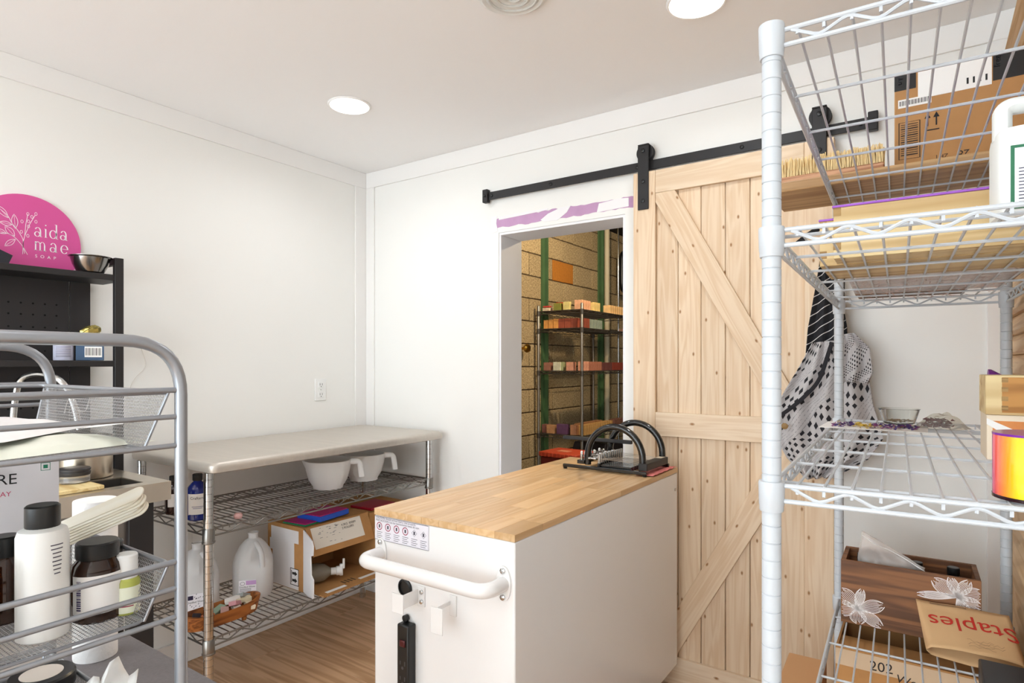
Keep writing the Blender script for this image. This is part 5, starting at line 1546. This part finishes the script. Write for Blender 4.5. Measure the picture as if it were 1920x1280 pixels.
M().tube(fillet([(-.297, 2.318, 1.66), (-.290, 2.325, 1.76), (-.238, 2.335, 1.808), (-.228, 2.33, 1.72), (-.25, 2.325, 1.62), (-.27, 2.32, 1.50)], .04), .009, 8, flat=.25).build('neck_strap', mat('strap_black', '#171619', .85), ap1)
M().tube([(-.305, 2.31, 1.765), (-.345, 2.305, 1.74), (-.375, 2.30, 1.715)], .010, 8, flat=.25).build('tie_strap', mat('strap_black', '#171619', .85), ap1)
ap2 = thing('apron', 'pale grey apron printed with black dashes hanging under the striped one', 'apron', (0, 0, 0))
DASH = dashes()
m, uv = drape([(1.37, -.325, -.235, 1.38), (1.27, -.375, -.165, 1.30), (1.16, -.435, -.148, 1.17), (1.04, -.44, -.118, 1.06), (.97, -.405, -.16, .99), (.905, -.35, -.26, .92)], 2.296, .034, 3.5, 2.0, nu=60, nv=50)
cloth(m, uv, 'apron_cloth', DASH, ap2)
m, uv = drape([(1.395, -.24, -.20, 1.40), (1.36, -.235, -.155, 1.35), (1.29, -.24, -.145, 1.27), (1.24, -.235, -.16, 1.235)], 2.275, .02, 2, .4, nu=24, nv=20)
cloth(m, uv, 'apron_bib', DASH, ap2)
M().tube(fillet([(-.262, 2.255, 1.37), (-.30, 2.245, 1.235), (-.37, 2.245, 1.16), (-.445, 2.25, 1.10)], .04), .007, 8, flat=.3).build('apron_hem', DASH, ap2)
M().tube(fillet([(-.24, 2.29, 1.38), (-.236, 2.33, 1.60), (-.235, 2.336, 1.805)], .03), .006, 6, flat=.3).build('neck_strap', mat('strap_black', '#171619', .85), ap2)
M().lathe([(.010, 0), (.011, .002), (.008, .004)], 16, c=(-.405, 2.245, 1.085), m=Matrix.Rotation(R(90), 4, 'X')).build('button', mat('button_brown', '#8a6a3c', .5), ap2)

# ---------------------------------------------------------------- soap rack in the store room
DK = mat('dark_wire', '#5a5550', .4, .6)
dr = thing('soap_rack', 'dark wire rack holding rows of soap bars in the store room', 'rack', (-2.83, 4.54, 0))
QW, QL = .43, 1.06
q0 = None
for (x, y) in ((0, 0), (QW, 0), (QW, QL), (0, QL)):
    if q0 is None: q0 = M().lathe([(.0127, 0), (.0127, 1.80), (.008, 1.81)], 12).build('pole', mat('dull_pole', '#8a847c', .35, .8), dr); q0.location = (x, y, 0)
    else: link_copy(q0, dr, (x, y, 0))
RS = [1.755, 1.60, 1.233, .683, .15]
for zz in RS: wire_shelf(dr, QW, QL, zz, 'x', .03, 2, DK, H=.025, r=.0022, Rr=.0036, zig=.06, collar=[(.016, -.04), (.018, .003), (.013, .004)])
_soap = {}
def soap(x, y, z, col, nm, shelf, size=(.062, .030, .07), rz=0, top=None):
    key = (col, size)
    if key not in _soap:
        w, d, h = size
        m = sheet(8, 4, lambda u, v: (w * (u - .5), d * (v - .5), h + .004 * noise.noise((u * 6 + len(_soap), v * 4, 2))))
        n0 = len(m.v)
        per = [i for i in range(9)] + [9 * j + 8 for j in range(1, 5)] + [36 + i for i in range(7, -1, -1)] + [9 * j for j in range(3, 0, -1)]
        k = len(per)
        low = [(m.v[i][0], m.v[i][1], 0) for i in per]
        b0 = len(m.v); m.v += low
        for i in range(k): m.f.append((b0 + i, b0 + (i + 1) % k, per[(i + 1) % k], per[i]))
        m.f.append(tuple(reversed(range(b0, b0 + k))))
        _soap[key] = m.build('soap_bar', mat('soap_' + col[1:], col, .7, var=.18, vscale=35), None)
        o = _soap[key]
    else:
        o = _soap[key].copy(); COL.objects.link(o)
    o.location = (x, y, z + .0045); o.rotation_euler = (0, 0, rz)
    tag(o, nm + ' soap bar on the ' + shelf + ' of the store room rack', 'soap', nm + ' soaps, ' + shelf)
    return o
S1, S2, S3, S4 = 'top shelf', 'second shelf', 'third shelf', 'fourth shelf'
z1_, z2_, z3_, z4_ = RS[:4]
soap(-2.775, 4.60, z1_, '#e8d2b4', 'low cream', S1, (.068, .05, .028)); soap(-2.775, 4.60, z1_ + .034, '#c9463c', 'thin red topped', S1, (.06, .045, .012))
soap(-2.665, 4.60, z1_, '#8a8a3c', 'green', S1, (.07, .035, .065)); soap(-2.665, 4.64, z1_, '#c4452c', 'red', S1, (.07, .03, .075))
soap(-2.575, 4.60, z1_, '#e0cf86', 'yellow', S1, (.062, .035, .072))
for i in range(4): soap(-2.46, 4.60 + i * .045, z1_, '#eab08a', 'peach', S1, (.07, .03, .082))
for i in range(3): soap(-2.44, 4.79 + i * .045, z1_, '#e6c880', 'pale yellow', S1, (.07, .03, .075))
for i in range(8): soap(-2.44, 5.12 + i * .047, z1_, '#e9bd82', 'pale orange', S1, (.07, .03, .075))
for i in range(3): soap(-2.775 + i * .05, 4.60, z2_, '#df9a4e', 'orange', S2, (.046, .05, .075 + .004 * i), .1)
for i in range(3): soap(-2.62 + i * .062, 4.60, z2_, '#a2503a', 'brick red', S2, (.058, .045, .082))
for i in range(2): soap(-2.44, 4.63 + i * .05, z2_, '#8e4634', 'dark red', S2, (.06, .04, .08))
for i in range(4): soap(-2.44, 4.75 + i * .06, z2_, '#8f9a8c', 'grey green', S2, (.06, .035, .078))
soap(-2.44, 5.45, z2_, '#8a6a58', 'dull brown', S2, (.06, .035, .03))
soap(-2.765, 4.60, z3_, '#a5705c', 'brown and pink', S3, (.065, .05, .07))
soap(-2.665, 4.60, z3_, '#d9d6bc', 'pale green', S3, (.07, .05, .074)); soap(-2.62, 4.615, z3_, '#a8ad80', 'olive', S3, (.02, .05, .074))
soap(-2.535, 4.60, z3_, '#e0a084', 'pink', S3, (.072, .05, .074))
for i in range(2): soap(-2.44, 4.62 + i * .05, z3_, '#e2a083', 'salmon', S3, (.06, .035, .078))
for i in range(5): soap(-2.44, 4.74 + i * .045, z3_, '#b5755c', 'rose brown', S3, (.06, .032, .076))
for i in range(4): soap(-2.44, 4.98 + i * .05, z3_, '#6e3f3c', 'plum brown', S3, (.06, .045, .07))
for i in range(6): soap(-2.44, 5.19 + i * .047, z3_, '#8c3c2e', 'rust', S3, (.06, .042, .07))
soap(-2.80, 4.62, z4_, '#8e5c52', 'mauve', S4, (.05, .06, .072)); soap(-2.73, 4.60, z4_, '#c89468', 'tan', S4, (.075, .05, .072))
soap(-2.615, 4.60, z4_, '#6a4668', 'violet wrapped', S4, (.10, .05, .085)); soap(-2.50, 4.60, z4_, '#c48a66', 'tan and brown', S4, (.06, .05, .085))
for i in range(12): soap(-2.435, 4.62 + i * .047, z4_, '#c99a5c', 'sandy', S4, (.06, .032, .085))
for i in range(9): soap(-2.53, 4.72 + i * .05, z4_, '#a9764e', 'toffee', S4, (.06, .034, .085))
for i in range(4): soap(-2.435, 5.22 + i * .06, z4_, '#7a5040', 'dark brown', S4, (.06, .05, .09))
# dark bag and leaning board at the far end of the rack, red crate before it
cr2 = thing('red_crate', 'red lidded crate on a dark stool beyond the doorway', 'crate', (-2.35, 3.80, 0), R(-4))
M().box(0, .30, 0, .24, .50, .62).build('crate_body', mat('red_dark', '#6a1d14', .5), cr2, bev=.006)
M().box(-.012, .312, -.012, .252, .62, .655).build('lid', mat('red_orange', '#c2472a', .5, var=.1, vscale=10), cr2, bev=.008)
M().box(.10, .19, .06, .13, .655, .659).build('lid_label', mat('label_salmon', '#d98a6a', .6), cr2)
rb = M()
for i in range(9): rb.box(.01 + i * .033, .022 + i * .033, -.018, -.012, .622, .652)
rb.build('lid_ribs', mat('red_orange', '#c2472a', .5, var=.1, vscale=10), cr2, bev=.002)
for x in (.02, .25):
    for y in (.02, .19): M().box(x, x + .03, y, y + .03, 0, .5).build('stool_leg', mat('dark_leg', '#231a16', .8), cr2)
tb2 = M().prism([(0, 0), (.42, 0), (.42, .34), (.38, .40), (.04, .40), (0, .34)], lambda a, b: (0, a, b), lambda a, b: (.34, a, b)).build('storage_tote', mat('dark_tote', '#241e22', .5), None, bev=.01)
tb2.location = (-2.80, 5.10, RS[4] + .005); tag(tb2, 'dark plastic tote on the lowest shelf of the soap rack', 'tote')
